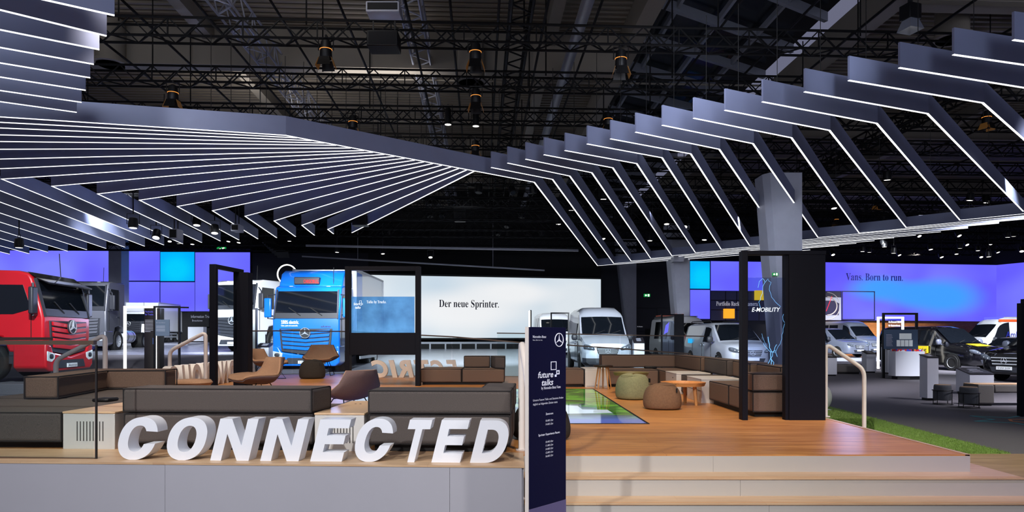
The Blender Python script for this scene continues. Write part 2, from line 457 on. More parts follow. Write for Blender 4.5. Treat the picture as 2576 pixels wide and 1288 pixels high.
# ---------------------------------------------------------------- floors and walls of the hall
b = MB(); b.box(-60, 60, -4, 60, -.2, 0)
struct(b.build('floor', 'carpet'))
def ramp(name, m, poly0, zs0, kind=True):
    """solid with a flat underside: poly of (x, y, z top)"""
    b = MB(); n = len(poly0)
    vs = [(p[0], p[1], p[2]) for p in poly0] + [(p[0], p[1], -.02) for p in poly0]
    fs = [tuple(range(n)), tuple(reversed(range(n, 2 * n)))] + [(i, n + i, n + (i + 1) % n, (i + 1) % n) for i in range(n)]
    b.add(vs, fs)
    return struct(b.build(name, m))
ramp('floor_ramp', 'carpet', [(-40, 22, .02), (-6.9, 22, .02), (-6.9, 30, .72), (-40, 30, .72)], 0)
ramp('floor_show_left', 'show_floor', [(-40, 30, .72), (-6.9, 30, .72), (-6.9, 46.5, 1.2), (-40, 46.5, 1.2)], 0)
ramp('floor_show_centre', 'show_floor', [(-6.9, 22, .05), (1.6, 22, .05), (1.6, 41.5, .79), (-6.9, 41.5, .79)], 0)
b = MB(); b.box(4.6, 14, 4.2, 8.5, .001, .012)
struct(b.build('floor_planks', 'plank_floor'))
b = MB(); b.box(-60, 60, 58, 58.3, -.2, 12.4)
struct(b.build('wall_back', 'hall_black'))
# navy partition wall between the light screen and the blue wall, with door leaf and seams
b = MB(); b.box(5.9, 11.4, 46.2, 46.5, 0, 9.5)
wn = struct(b.build('wall_navy', 'wall_navy'))
b = MB()
for z in (3.5, 1.9): b.box(5.95, 11.35, 46.17, 46.2, z, z + .02)
for x in (8.25, 9.9): b.box(x, x + .02, 46.17, 46.2, 0, 3.5)
b.build('seam', 'hall_black', wn)
b = MB(); b.box(9.1, 9.5, 46.15, 46.2, 0, 2.1); b.build('panel', 'hall_black', wn)
text('Nur Mitarbeiter', 'print_white', wn, W(1603, 823, 46.1), .38, .08)
b = MB(); b.box(-18.2, -9.6, 47.2, 47.5, 0, 7.4)
struct(b.build('wall_dark_left', 'wall_navy'))

# ---------------------------------------------------------------- the raised lounge platform
def yf(x): return 5.385 - .0476 * (x - .08)
YAW = math.atan(-.0476)
DPOLY = [(-6.1, yf(-6.1)), (.08, yf(.08)), (.08, 5.906), (4.0, 5.906), (4.0, 15.7), (1.8, 16.7), (.4, 17.9), (-3.6, 18.1), (-4.7, 19.3), (-6.9, 18.6), (-6.25, 11.0)]
pl = thing('lounge_platform', 'raised lounge platform with orange plank deck, pale fascia and three white steps', 'platform')
b = MB(); b.slab(DPOLY, DECK - .03, DECK); b.build('deck', 'deck_wood', pl)
ins = [(p[0] * 1.0, p[1]) for p in DPOLY]
b = MB(); b.slab([(x, y + .05) if y < 6 else (x * .985, y - .04) for x, y in ins], 0, DECK - .03); b.build('base', 'riser_white', pl)
sx = [-6.1, -2.83, -.497, .08]
for i in range(3):
    x0, x1 = sx[i] + .0012, sx[i + 1] - .0012
    b = MB(); b.slab([(x0, yf(x0) - .012), (x1, yf(x1) - .012), (x1, yf(x1) + .02), (x0, yf(x0) + .02)], .0, DECK - .012)
    b.build('fascia_panel', 'white_panel', pl)
b = MB(); b.slab([(.06, yf(.08)), (.092, yf(.08)), (.092, 5.906), (.06, 5.906)], 0, DECK - .012); b.build('fascia_panel', 'white_panel', pl)
b = MB(); b.slab([(-6.1, yf(-6.1) - .016), (.1, yf(.1) - .016), (.1, yf(.1) + .62), (-6.1, yf(-6.1) + .62)], DECK - .014, DECK + .002)
b.build('edge_board', 'pale_wood', pl)
for k, (x1, yfz, zt) in enumerate([(4.0, 5.906, DECK), (4.28, 5.65, .30), (4.58, 5.394, .15)]):
    zb = zt - .15
    seams = [(1794 - CX) / F * 5.9, (1862 - CX) / F * 5.65, (1376 - CX) / F * 5.39][k] if k < 2 else 2.05
    for (xa, xb) in ((.1, seams - .001), (seams + .001, x1)):
        b = MB(); b.box(xa, xb, yfz - .006, yfz + .03, zb, zt - .012); b.build('riser', 'riser_white', pl)
    b = MB(); b.box(x1 - .02, x1, yfz, 14, zb, zt - .01); b.build('riser', 'riser_white', pl)
    if k:
        b = MB(); b.box(.1, x1 + .005, yfz - .014, yfz + .27, zt - .012, zt); b.box(x1 - .3, x1 + .005, yfz + .27, 14, zt - .012, zt)
        b.build('tread', 'pale_wood', pl)
        b = MB(); b.box(.1, x1 - .02, yfz + .05, 5.95, zb, zt - .012); b.build('riser', 'riser_white', pl)
        b = MB()
        for q in (.02, .035): b.box(.1, x1, yfz + q, yfz + q + .004, zt - .001, zt + .0008)
        b.build('nosing_groove', 'leg_wood', pl)
    else:
        b = MB(); b.box(x1 - .04, x1 + .006, yfz, 14, zt - .01, zt + .003); b.build('edge_trim', 'pale_wood', pl)

# picture floor let into the deck
def picture_floor():
    m = mat('picture_floor', (10, 16, 12), .05, emit=(90, 150, 60), es=.85)
    nt = m.node_tree; bs = nt.nodes['Principled BSDF']
    tc = nt.nodes.new('ShaderNodeTexCoord')
    sep = nt.nodes.new('ShaderNodeSeparateXYZ'); nt.links.new(tc.outputs['Object'], sep.inputs[0])
    mp = nt.nodes.new('ShaderNodeMapping'); mp.inputs['Scale'].default_value = (.7, 1.1, 1)
    nt.links.new(tc.outputs['Object'], mp.inputs[0])
    n = nt.nodes.new('ShaderNodeTexNoise'); n.inputs['Scale'].default_value = 1.7; n.inputs['Detail'].default_value = 6; n.inputs['Distortion'].default_value = .8
    nt.links.new(mp.outputs[0], n.inputs[0])
    def ramp(stops):
        c = nt.nodes.new('ShaderNodeValToRGB'); e = c.color_ramp.elements
        while len(e) < len(stops): e.new(.5)
        for q, (p, col) in zip(e, stops): q.position = p; q.color = (*lin(col), 1)
        nt.links.new(n.outputs[0], c.inputs[0]); return c
    green = ramp([(.28, (14, 40, 22)), (.42, (40, 104, 30)), (.5, (92, 160, 40)), (.56, (34, 80, 34)), (.7, (60, 66, 62))])
    blue = ramp([(.3, (70, 60, 120)), (.45, (196, 214, 232)), (.55, (110, 150, 210)), (.68, (60, 110, 190))])
    mr = nt.nodes.new('ShaderNodeMapRange'); mr.inputs[1].default_value = -.2; mr.inputs[2].default_value = .25
    nt.links.new(sep.outputs[0], mr.inputs[0])
    mx = nt.nodes.new('ShaderNodeMix'); mx.data_type = 'RGBA'
    nt.links.new(mr.outputs[0], mx.inputs[0]); nt.links.new(blue.outputs[0], mx.inputs[6]); nt.links.new(green.outputs[0], mx.inputs[7])
    mr2 = nt.nodes.new('ShaderNodeMapRange'); mr2.inputs[1].default_value = 8.35; mr2.inputs[2].default_value = 8.95
    nt.links.new(sep.outputs[1], mr2.inputs[0])
    mx2 = nt.nodes.new('ShaderNodeMix'); mx2.data_type = 'RGBA'; mx2.inputs[6].default_value = (*lin((96, 110, 190)), 1)
    nt.links.new(mr2.outputs[0], mx2.inputs[0]); nt.links.new(mx.outputs[2], mx2.inputs[7])
    nt.links.new(mx2.outputs[2], bs.inputs['Emission Color'])
picture_floor()
mat('picture_white', (60, 64, 70), .05, emit=(206, 222, 232), es=.75)
b = MB(); b.box(-2.6, 1.6, 8.03, 13.44, DECK + .001, DECK + .004)
fs = tag(b.build('floor_screen', 'picture_floor'), 'glossy picture screen laid in the deck showing green fields and a white building', 'screen')
b = MB(); b.box(-2.63, 1.63, 8.0, 8.03, DECK, DECK + .006); b.box(-2.63, 1.63, 13.44, 13.47, DECK, DECK + .006); b.box(1.6, 1.63, 8.03, 13.44, DECK, DECK + .006); b.box(-2.63, -2.6, 8.03, 13.44, DECK, DECK + .006)
b.build('frame', 'black_metal', fs)
b = MB(); b.slab([(.72, 9.05), (1.36, 9.15), (1.35, 9.55), (1.0, 9.6), (.98, 10.1), (.74, 10.25), (.4, 10.6), (.55, 9.9)], DECK + .004, DECK + .0045)
b.build('picture_building', 'picture_white', fs)

# ---------------------------------------------------------------- sofas, boxes
def pad(name, parent, x0, x1, y0, y1, z0, z1, m='sofa_grey', skew=None, pip=True):
    """upholstered block with piped seams"""
    r = .035; b = MB(); nx, ny = 8, 6
    q = [(x0, y0), (x1, y0), (x1, y1), (x0, y1)]
    if skew:
        q = [(p[0] + d[0], p[1] + d[1]) for p, d in zip(q, skew)]
    b.slab(q, z0, z1)
    o = b.build(name, m, parent, bevel=r, seg=4)
    if pip:
        c = MB(); i = .010
        cx = sum(p[0] for p in q) / 4; cy = sum(p[1] for p in q) / 4
        k = [(p[0] + (i if p[0] < cx else -i), p[1] + (i if p[1] < cy else -i)) for p in q]
        for z in (z0 + i, z1 - i):
            c.tube([(p[0], p[1], z) for p in k], .0085, 5, closed=True)
        for p in k: c.tube([(p[0], p[1], z0 + i), (p[0], p[1], z1 - i)], .0085, 5)
        c.build('piping', 'piping', o)
    return o
def plinth(parent, x0, x1, y0, y1):
    b = MB(); b.box(x0 + .05, x1 - .05, y0 + .05, y1 - .05, 0, .06); b.build('plinth', 'plinth', parent)
def side_box(label, x0, x1, y0, y1, h, slots=True, yaw=0, drawers=False):
    t = thing('side_table_box', label, 'side table', (x0, y0, DECK), yaw, 'white box tables between the sofas')
    w, d = x1 - x0, y1 - y0
    b = MB(); b.box(0, w, 0, d, 0, h - .02); b.build('body', 'box_white', t, bevel=.004)
    b = MB(); b.box(-.004, w + .004, -.004, d + .004, h - .018, h); b.build('top', 'box_top' if slots else 'box_white', t, bevel=.004)
    if slots:
        b = MB()
        for i in range(9): b.box(w * .27 + i * w * .062, w * .27 + i * w * .062 + .007, -.003, .004, h * .22, h * .74)
        b.build('vent_slots', 'slot_dark', t)
        b = MB()
        for i in (0, 1):
            for j in (0, 1): b.lathe([(.011, h), (.011, h + .002)], 10, Matrix.Translation((w * (.3 + .4 * i) + .05 * j, d * .72, 0)))
        b.build('socket', 'slot_dark', t)
    if drawers:
        b = MB(); b.box(-.004, .003, .04, d - .04, h * .5, h * .5 + .006) if drawers == 'x' else b.box(.03, w - .03, -.004, .003, h * .06, h * .06 + .005)
        b.build('drawer_seam', 'slot_dark', t)
        b = MB()
        if drawers == 'x': b.lathe([(.012, 0), (.012, .006)], 10, Matrix.Translation((-.003, d * .3, h * .75)) @ Matrix.Rotation(R(-90), 4, 'Y'))
        else: b.lathe([(.012, 0), (.012, .006)], 10, Matrix.Translation((w * .5, .003, h * .12)) @ Matrix.Rotation(R(90), 4, 'X'))
        b.build('lock', 'slot_dark', t)
    return t
SG = 'grey sofas on the lounge deck'
# front row
x0 = -3.545
t = thing('sofa', 'dark grey sofa seen from behind, backing the letters C O N N', 'sofa', (x0, yf(x0) + .6, DECK), YAW, SG)
plinth(t, 0, 1.76, 0, 1.0); pad('seat', t, 0, 1.76, 0, 1.0, .06, .335); pad('backrest', t, -.01, 1.78, 0, .4, .34, .565, skew=[(0, 0), (-.03, 0), (.02, 0), (0, 0)])
x0 = -1.29
t = thing('sofa', 'dark grey corner sofa seen from behind, backing the letters T E D', 'sofa', (x0, yf(x0) + .6, DECK), YAW, SG)
plinth(t, 0, 1.28, 0, 1.0); pad('seat', t, 0, 1.28, 0, 1.0, .06, .335); pad('backrest', t, -.005, 1.29, 0, .38, .34, .555); pad('armrest', t, .98, 1.29, .385, 1.0, .34, .555)
t = thing('sofa', 'low grey sofa behind the front glass railing with L-shaped backrest', 'sofa', (0, 0, DECK), 0, SG)
plinth(t, -6.0, -4.14, 6.25, 9.2)
pad('seat', t, -6.0, -4.13, 6.2, 7.62, .06, .34, skew=[(0, 0.05), (0, 0), (0, 0), (0, 0)]); pad('seat', t, -6.0, -4.0, 7.64, 9.3, .06, .34)
b = MB(); L = [(-5.39, 7.46), (-5.02, 7.46), (-5.3, 8.85), (-4.6, 8.95), (-4.62, 9.3), (-5.75, 9.3)]
b.slab(L, .345, .6); bk = b.build('backrest', 'sofa_brown', t, bevel=.035, seg=4)
c = MB()
for z in (.355, .59): c.tube([(p[0] * .9985, p[1], z) for p in L], .0085, 5, closed=True)
for p in L: c.tube([(p[0] * .9985, p[1], .355), (p[0] * .9985, p[1], .59)], .0085, 5)
c.build('piping', 'piping', bk)
side_box('white box table with vent slots left of the letter C', -4.12, -3.63, 6.2, 7.5, .345, yaw=YAW)
side_box('white box table with vent slots behind the first letter E', -1.775, -1.325, 6.08, 7.25, .345, yaw=YAW)
# rear sofa
t = thing('sofa', 'brown low sofa at the rear deck edge in front of the white screen', 'sofa', (-2.0, 14.7, DECK), 0, SG)
plinth(t, 0, 1.84, 0, 1.0)
pad('seat', t, 0, .90, 0, 1.0, .05, .345, 'sofa_brown'); pad('seat', t, .91, 1.84, 0, 1.0, .05, .34, 'sofa_brown')
pad('backrest', t, .9, 1.5, .68, 1.0, .345, .61, 'sofa_brown'); pad('armrest', t, 1.5, 1.85, .0, 1.0, .345, .61, 'sofa_grey', skew=[(.12, .2), (0, 0), (0, 0), (0, 0)])
# right-hand run
t = thing('sofa', 'single brown seat block just right of the navy sign totem', 'sofa', (.8, 14.0, DECK), 0, SG)
plinth(t, 0, .7, 0, .95); pad('seat', t, 0, .7, 0, .95, .05, .37, 'sofa_brown')
side_box('white box table behind the stool with wooden legs', 1.51, 1.99, 13.95, 14.9, .38, False, drawers='y')
t = thing('sofa', 'long brown corner sofa at the rear of the deck below the silver van', 'sofa', (0, 0, DECK), 0, SG)
plinth(t, 2.0, 3.9, 14.02, 15.2); plinth(t, 3.07, 3.9, 13.15, 14.1)
pad('seat', t, 2.0, 3.04, 14.0, 15.0, .05, .36, 'sofa_brown'); pad('seat', t, 3.06, 3.9, 13.12, 15.0, .05, .36, 'sofa_brown')
pad('backrest', t, 1.97, 3.62, 14.95, 15.3, .365, .645, 'sofa_brown'); pad('backrest', t, 3.6, 3.95, 13.1, 15.3, .365, .645, 'sofa_brown', skew=[(.05, 0), (0, 0), (0, 0), (0, 0)])
side_box('white box table between the corner sofa and the next seat block', 2.98, 3.6, 12.25, 13.1, .38, False, drawers='x')
t = thing('sofa', 'grey-brown sofa between the two white boxes of the right-hand run', 'sofa', (0, 0, DECK), 0, SG)
plinth(t, 3.07, 3.95, 11.45, 12.22); pad('seat', t, 3.06, 3.72, 11.44, 12.23, .05, .36); pad('backrest', t, 3.68, 3.98, 11.42, 13.08, .365, .645, 'sofa_grey', skew=[(-.06, 0), (0, 0), (0, 0), (.04, 0)])
side_box('white box table beside the orange tray table', 2.96, 3.6, 10.55, 11.42, .38, False, drawers='x')
t = thing('sofa', 'brown sofa with stacked end block behind the black portal with lightning', 'sofa', (0, 0, DECK), 0, SG)
plinth(t, 3.07, 3.95, 9.1, 10.5); plinth(t, 3.09, 3.95, 8.7, 9.1)
pad('seat', t, 3.07, 3.75, 9.6, 10.53, .06, .355, 'sofa_brown'); pad('seat', t, 3.07, 3.75, 9.14, 9.58, .06, .355, 'sofa_brown')
pad('backrest', t, 3.68, 3.98, 10.3, 11.4, .365, .64, 'sofa_brown', skew=[(-.06, 0), (0, 0), (0, 0), (.04, 0)]); pad('backrest', t, 3.68, 3.98, 9.12, 10.28, .365, .63, 'sofa_brown', skew=[(-.06, 0), (0, 0), (0, 0), (.04, 0)])
pad('seat', t, 3.09, 3.97, 8.68, 9.12, .06, .33, 'sofa_brown'); pad('backrest', t, 3.08, 3.98, 8.66, 9.1, .335, .565, 'sofa_brown')
b = MB(); b.box(-.09, .09, -.1, .1, 0, .035)
o = b.build('black_case', 'black_metal', bevel=.015); o.location = (-4.36, 7.25, DECK + .341); tag(o, 'small black case lying on the low grey sofa', 'case')
b = MB(); b.box(-.13, .13, -.06, .06, 0, .05)
o = b.build('black_case', 'black_metal', bevel=.015); o.location = (2.98, 14.55, DECK + .361); tag(o, 'small black case lying on the long brown corner sofa', 'case')

# ---------------------------------------------------------------- poufs, tables, chairs
def pouf(label, x, y, w, h, m, rz=0, seam=True):
    b = MB(); n = 28; prof = [(.02, .0), (.44, .0), (.49, .08), (.51, .3), (.49, .58), (.43, .84), (.34, .97), (.2, 1.0), (.02, .985)]
    vs = []
    rnd = random.Random(label)
    ph = [rnd.uniform(0, 6) for _ in range(3)]
    for (r, z) in prof:
        for j in range(n):
            t = 2 * math.pi * j / n
            sq = 1 / (abs(math.cos(t)) ** 4 + abs(math.sin(t)) ** 4) ** .25
            rr = r * w * (.55 + .45 * sq) * (1 + .02 * math.sin(3 * t + ph[0]) + (.012 * math.sin(11 * t + 7 * z + ph[1]) if .1 < z < .9 else 0))
            vs.append((rr * math.cos(t), rr * math.sin(t), z * h * (1 + (.05 * math.sin(2 * t + ph[2]) if z > .8 else 0))))
    k = len(prof)
    b.add(vs, [(i * n + j, i * n + (j + 1) % n, (i + 1) * n + (j + 1) % n, (i + 1) * n + j) for i in range(k - 1) for j in range(n)] + [tuple(reversed(range(n))), tuple((k - 1) * n + j for j in range(n))])
    o = b.build('pouf', m, sub=2); o.location = (x, y, DECK); o.rotation_euler = (0, 0, rz)
    tag(o, label, 'pouf')
    c = MB(); c.tube([(.36 * w * math.cos(t), .36 * w * math.sin(t), h * .965) for t in [2 * math.pi * i / 20 for i in range(20)]], .005, 5, closed=True)
    c.build('seam', m, o)
    c = MB(); c.box(w * .3, w * .3 + .02, -.37 * w - .03, -.37 * w, h * .7, h * .86); c.build('handle_loop', 'black_metal', o)
    return o
pouf('round olive green fabric pouf beside the olive tray table', 2.03, 11.3, .56, .41, 'pouf_green', .3)
pouf('brown fabric pouf in front of the orange tray table', 2.17, 9.75, .54, .36, 'pouf_brown', -.1)
pouf('dark grey fabric pouf in front of the blue truck', -5.02, 17.0, .64, .46, 'pouf_black', .2)
pouf('black fabric pouf half hidden behind the navy sign totem', .3, 6.9, .58, .33, 'pouf_black', .2)
def tray_table(label, x, y, r, h, top, legm, nleg=3, rot=.5, inset=.6, legr=.026, flare=1.15, rim=.035):
    t = thing('tray_table', label, 'table', (x, y, DECK))
    b = MB(); b.lathe([(.01, h - .02), (r * .93, h - .02), (r, h + rim), (r - .012, h + rim), (r * .92, h - .004), (.01, h - .004)], 40)
    b.build('table_top', top, t, smooth=40)
    for i in range(nleg):
        a = rot + 2 * math.pi * i / nleg
        b = MB(); b.tube([(r * inset * math.cos(a), r * inset * math.sin(a), h - .02), (r * inset * flare * math.cos(a), r * inset * flare * math.sin(a), 0)], [legr, legr * .75], 10)
        b.build('leg', legm, t, smooth=40)
    return t
tray_table('orange wooden round tray table with three legs behind the brown pouf', 2.62, 10.35, .34, .31, 'table_wood', 'leg_wood', 3, -.9, .62, .03)
tray_table('olive round tray table behind the green pouf', 2.2, 12.5, .33, .35, 'table_olive', 'table_olive', 3, 3.4, .62, .025)
tray_table('tall stool table with dark top and slim splayed wooden legs', 1.82, 13.5, .2, .46, 'table_dark', 'leg_wood', 5, .2, .5, .016, 1.7, .012)
def lounge_chair(label, x, y, rz, sc=1.0, back=True, z=DECK):
    t = thing('lounge_chair', label, 'chair', (x, y, z), rz, 'tan shell chairs on the lounge deck', sc)
    P = [(-.40, .43, .30), (-.36, .40, .36), (-.15, .37, .41), (.10, .36, .44), (.22, .41, .43), (.32, .56, .38), (.42, .79, .27)]
    def sh(off):
        def fn(u, v):
            q = v * (len(P) - 1); i = min(int(q), len(P) - 2); f = q - i
            yy, zz, ww = [P[i][k] * (1 - f) + P[i + 1][k] * f for k in range(3)]
            x = (u * 2 - 1); e = abs(x) ** 2.4
            wing = math.sin(min(1, v * 1.15) * math.pi) ** 1.0
            return (x * ww + (off * .6 if x > 0 else -off * .6) * e, yy + (off if v > .55 else 0) - (e * .16 * max(0, v - .45) * 1.8), zz + e * .15 * wing - (off if v < .62 else 0))
        return fn
    b = MB(); b.grid(sh(0), 12, 14); b.build('cushion', 'chair_tan', t, smooth=80, thick=.03)['label'] = 'tan fabric inside of the chair'
    b = MB(); b.grid(sh(.032), 12, 14); b.build('shell', 'chair_plum', t, smooth=80, thick=.012)['label'] = 'plum grey outside of the chair'
    for s in (-1, 1):
        b = MB(); b.tube([(s * .2, -.12, .35), (s * .31, -.34, .012), (s * .31, .30, .012), (s * .2, .12, .35)], .009, 8)
        b.build('leg', 'black_metal', t, smooth=60)
    b = MB(); b.tube([(-.2, -.12, .35), (.2, -.12, .35)], .009, 8); b.tube([(-.2, .12, .35), (.2, .12, .35)], .009, 8); b.build('crossbar', 'black_metal', t, smooth=60)
    return t
lounge_chair('tan shell lounge chair facing us in front of the blue truck', -5.22, 18.4, .1, 1.05)
lounge_chair('tan shell lounge chair turned left, nearest the black portal column', -3.98, 10.6, R(-46), .9)
lounge_chair('lounge chair seen from its plum back beside the dark sofa', -2.0, 8.3, R(-128), .8)
lounge_chair('lounge chair turned away at the left, before the white truck', -6.0, 16.6, R(80), .95)
t = thing('low_stool', 'brown upholstered low stool just visible above the front sofa', 'stool', (-4.75, 10.0, DECK))
b = MB(); b.lathe([(.02, .3), (.26, .31), (.3, .36), (.27, .4), (.02, .415)], 28); b.build('seat', 'chair_tan', t, smooth=50)
b = MB(); b.lathe([(.2, 0), (.2, .02), (.03, .04), (.03, .31), (.2, .31)], 20); b.build('base', 'black_metal', t, smooth=40)
# ---------------------------------------------------------------- standing letters
def ell(cx, cy, rx, ry, a0, a1, n, p=2.25):
    out = []
    for i in range(n + 1):
        t = R(a0 + (a1 - a0) * i / n); c, s = math.cos(t), math.sin(t)
        out.append((cx + rx * math.copysign(abs(c) ** (2 / p), c), cy + ry * math.copysign(abs(s) ** (2 / p), s)))
    return out
def letter_shape(ch):
    """('poly', pts) or ('strip', outer, inner, closed) in a unit box"""
    if ch == 'C': return ('strip', ell(.5, .5, .5, .515, 16, 349, 44), ell(.485, .5, .225, .315, 32, 338, 44), False)
    if ch == 'O': return ('strip', ell(.5, .5, .5, .515, 0, 360, 56)[:-1], ell(.5, .5, .225, .315, 0, 360, 56)[:-1], True)
    if ch == 'N': return ('poly', [(0, 0), (0, 1), (.31, 1), (.72, .36), (.72, 1), (1, 1), (1, 0), (.69, 0), (.28, .64), (.28, 0)])
    if ch == 'E': return ('poly', [(0, 0), (0, 1), (.97, 1), (.97, .79), (.33, .79), (.33, .615), (.92, .615), (.92, .41), (.33, .41), (.33, .22), (1, .22), (1, 0)])
    if ch == 'T': return ('poly', [(.345, 0), (.345, .78), (0, .78), (0, 1), (1, 1), (1, .78), (.655, .78), (.655, 0)])
    if ch == 'D':
        o = [(0, 0), (0, .5), (0, 1), (.25, 1)] + ell(.45, .5, .55, .5, 90, -90, 24, 2.3)[0:] + [(.25, 0)]
        i = [(.3, .22), (.3, .5), (.3, .78), (.36, .78)] + ell(.42, .5, .285, .28, 90, -90, 24, 2.3) + [(.36, .22)]
        return ('strip', o, i, True)
def letter(ch, pxa, pxb, label, h=.347, depth=.15, shear=.25):
    def X(px):
        x = 0
        for _ in range(4): x = (px - CX) / F * (yf(x) + .105)
        return x
    xa, xb = X(pxa), X(pxb)
    w = xb - xa - shear * h if ch in 'NETD' else (xb - xa) - shear * h * .55
    off = 0 if ch in 'NETD' else -shear * h * .22
    def P(p): return (off + p[0] * w + p[1] * h * shear, p[1] * h)
    s = letter_shape(ch); b = MB()
    if s[0] == 'poly':
        b.front([P(p) for p in s[1]], 0, depth)
    else:
        o = [P(p) for p in s[1]]; i = [P(p) for p in s[2]]; n = len(o)
        vs = [(p[0], 0, p[1]) for p in o] + [(p[0], 0, p[1]) for p in i] + [(p[0], depth, p[1]) for p in o] + [(p[0], depth, p[1]) for p in i]
        fs = []
        for k in range(n if s[3] else n - 1):
            l = (k + 1) % n
            fs += [(k, l, n + l, n + k), (2 * n + k, 3 * n + k, 3 * n + l, 2 * n + l), (k, 2 * n + k, 2 * n + l, l), (n + k, n + l, 3 * n + l, 3 * n + k)]
        if not s[3]: fs += [(0, n, 3 * n, 2 * n), (n - 1, 3 * n - 1, 4 * n - 1, 2 * n - 1)][:1] + [(n - 1, 2 * n + n - 1, 3 * n + n - 1, n + n - 1)]
        b.add(vs, fs)
    o = b.build('display_letter', 'letter_white', smooth=35)
    o.location = (xa, yf(xa) + .105, DECK + (.006 if ch in 'CO' else .002)); o.rotation_euler = (0, 0, YAW)
    return tag(o, label, 'letter', 'white letters of the word along the front edge')
for ch, a, c_, l in [('C', 292, 401, 'white standing letter C starting the front word, beside the vented box'), ('O', 415, 526, 'white standing letter O of the front word'),
                     ('N', 528.6, 651, 'white standing letter N right after the O'), ('N', 654.5, 777, 'white standing letter N right before the first E'),
                     ('E', 780, 886, 'white standing letter E right after the two letters N'), ('C', 888, 993, 'white standing letter C between E and T of the front word'),
                     ('T', 1005, 1088, 'white standing letter T of the front word'), ('E', 1085, 1184, 'white standing letter E between T and D'),
                     ('D', 1182, 1290, 'white standing letter D ending the front word near the totem')]:
    letter(ch, a, c_, l)
def rear_letter(ch, M, w, h, d, label, group):
    me = glyphs(ch, .045, .22, .5)
    xs = [v.co.x for v in me.vertices]; ys = [v.co.y for v in me.vertices]; zs = [v.co.z for v in me.vertices]
    for v in me.vertices:
        v.co = Vector(((v.co.x - min(xs)) / (max(xs) - min(xs)) * w, (v.co.y - min(ys)) / (max(ys) - min(ys)) * h, (v.co.z - min(zs)) / (max(zs) - min(zs)) * d))
    me.transform(M @ UPRIGHT)
    me.materials.clear(); me.materials.append(MATS['letter_side'])
    o = bpy.data.objects.new('display_letter', me); COL.objects.link(o)
    return tag(o, label, 'letter', group)
for ch, a, c_, l in [('C', 933, 975, 'last letter C of the word seen mirrored at the rear deck edge'), ('I', 977, 1000, 'letter I of the mirrored word at the rear deck edge'),
                     ('R', 1002, 1041, 'letter R of the mirrored word at the rear deck edge'), ('T', 1040, 1077, 'letter T of the mirrored word just left of the rear sofa'),
                     ('C', 1082, 1115, 'inner letter C of the mirrored word behind the rear sofa'), ('E', 1122, 1153, 'letter E of the mirrored word behind the rear sofa')]:
    p = W(c_, 950, 17.3); q = W(a, 950, 17.3)
    M = Matrix.Translation((p.x, 17.3, DECK + .002)) @ Matrix.Rotation(R(180), 4, 'Z')
    rear_letter(ch, M, p.x - q.x, .45, .12, 'pale ' + l, 'letters of the mirrored word at the rear edge')
for i, ch in enumerate('AUTONOMOUS'):
    y = 17.5 - i * .53
    x = -6.25 - (y - 11) * .078 + .12
    M = Matrix.Translation((x + .02, y, DECK + .002)) @ Matrix.Rotation(R(-90 + 4.5), 4, 'Z')
    rear_letter(ch, M, .1 if ch == 'I' else .47, .5, .14, 'pale letter %s, %s of the word along the left deck edge' % (ch, ORD[i]), 'letters of the word along the left deck edge')

# ---------------------------------------------------------------- handrails and glass balustrades
def handrail(label, pts, r=.03):
    t = thing('handrail', label, 'handrail', (0, 0, 0), 0, 'pale handrails at the deck steps')
    def rounded(pts, rad=.1, k=5):
        out = [Vector(pts[0])]
        for i in range(1, len(pts) - 1):
            p = Vector(pts[i]); a = (Vector(pts[i - 1]) - p).normalized(); c = (Vector(pts[i + 1]) - p).normalized()
            for j in range(k + 1):
                s = j / k
                out.append((p + a * rad) * (1 - s) ** 2 + p * 2 * s * (1 - s) + (p + c * rad) * s ** 2)
        out.append(Vector(pts[-1])); return out
    b = MB(); b.tube(rounded(pts), r, 12); b.build('rail', 'rail_paint', t, smooth=50)
    for p in (pts[0], pts[-1]):
        b = MB(); b.lathe([(.055, p[2]), (.055, p[2] + .01), (r, p[2] + .014)], 16, Matrix.Translation((p[0], p[1], 0))); b.build('foot_plate', 'rail_paint', t, smooth=40)
    return t
handrail('pale tube handrail on the steps beside the navy sign totem', [(.088, 6.13, DECK), (.088, 6.13, 1.44), (.135, 5.54, 1.08), (.135, 5.54, .15)], .031)
handrail('pale tube handrail right of the black portal with lightning', [(4.06, 8.75, DECK - .002), (4.06, 8.75, 1.40), (4.56, 8.75, 1.06), (4.56, 8.75, .15)], .026)
handrail('pale tube handrail before the red truck', [(-6.02, 10.0, DECK), (-6.02, 10.0, 1.52), (-6.75, 10.0, 1.14), (-6.75, 10.0, .0)], .034)
handrail('pale tube handrail left of the mirrored letters on the left deck edge', [(-5.62, 12.4, DECK), (-5.62, 12.4, 1.575), (-6.28, 12.4, 1.23), (-6.28, 12.4, .2)], .034)
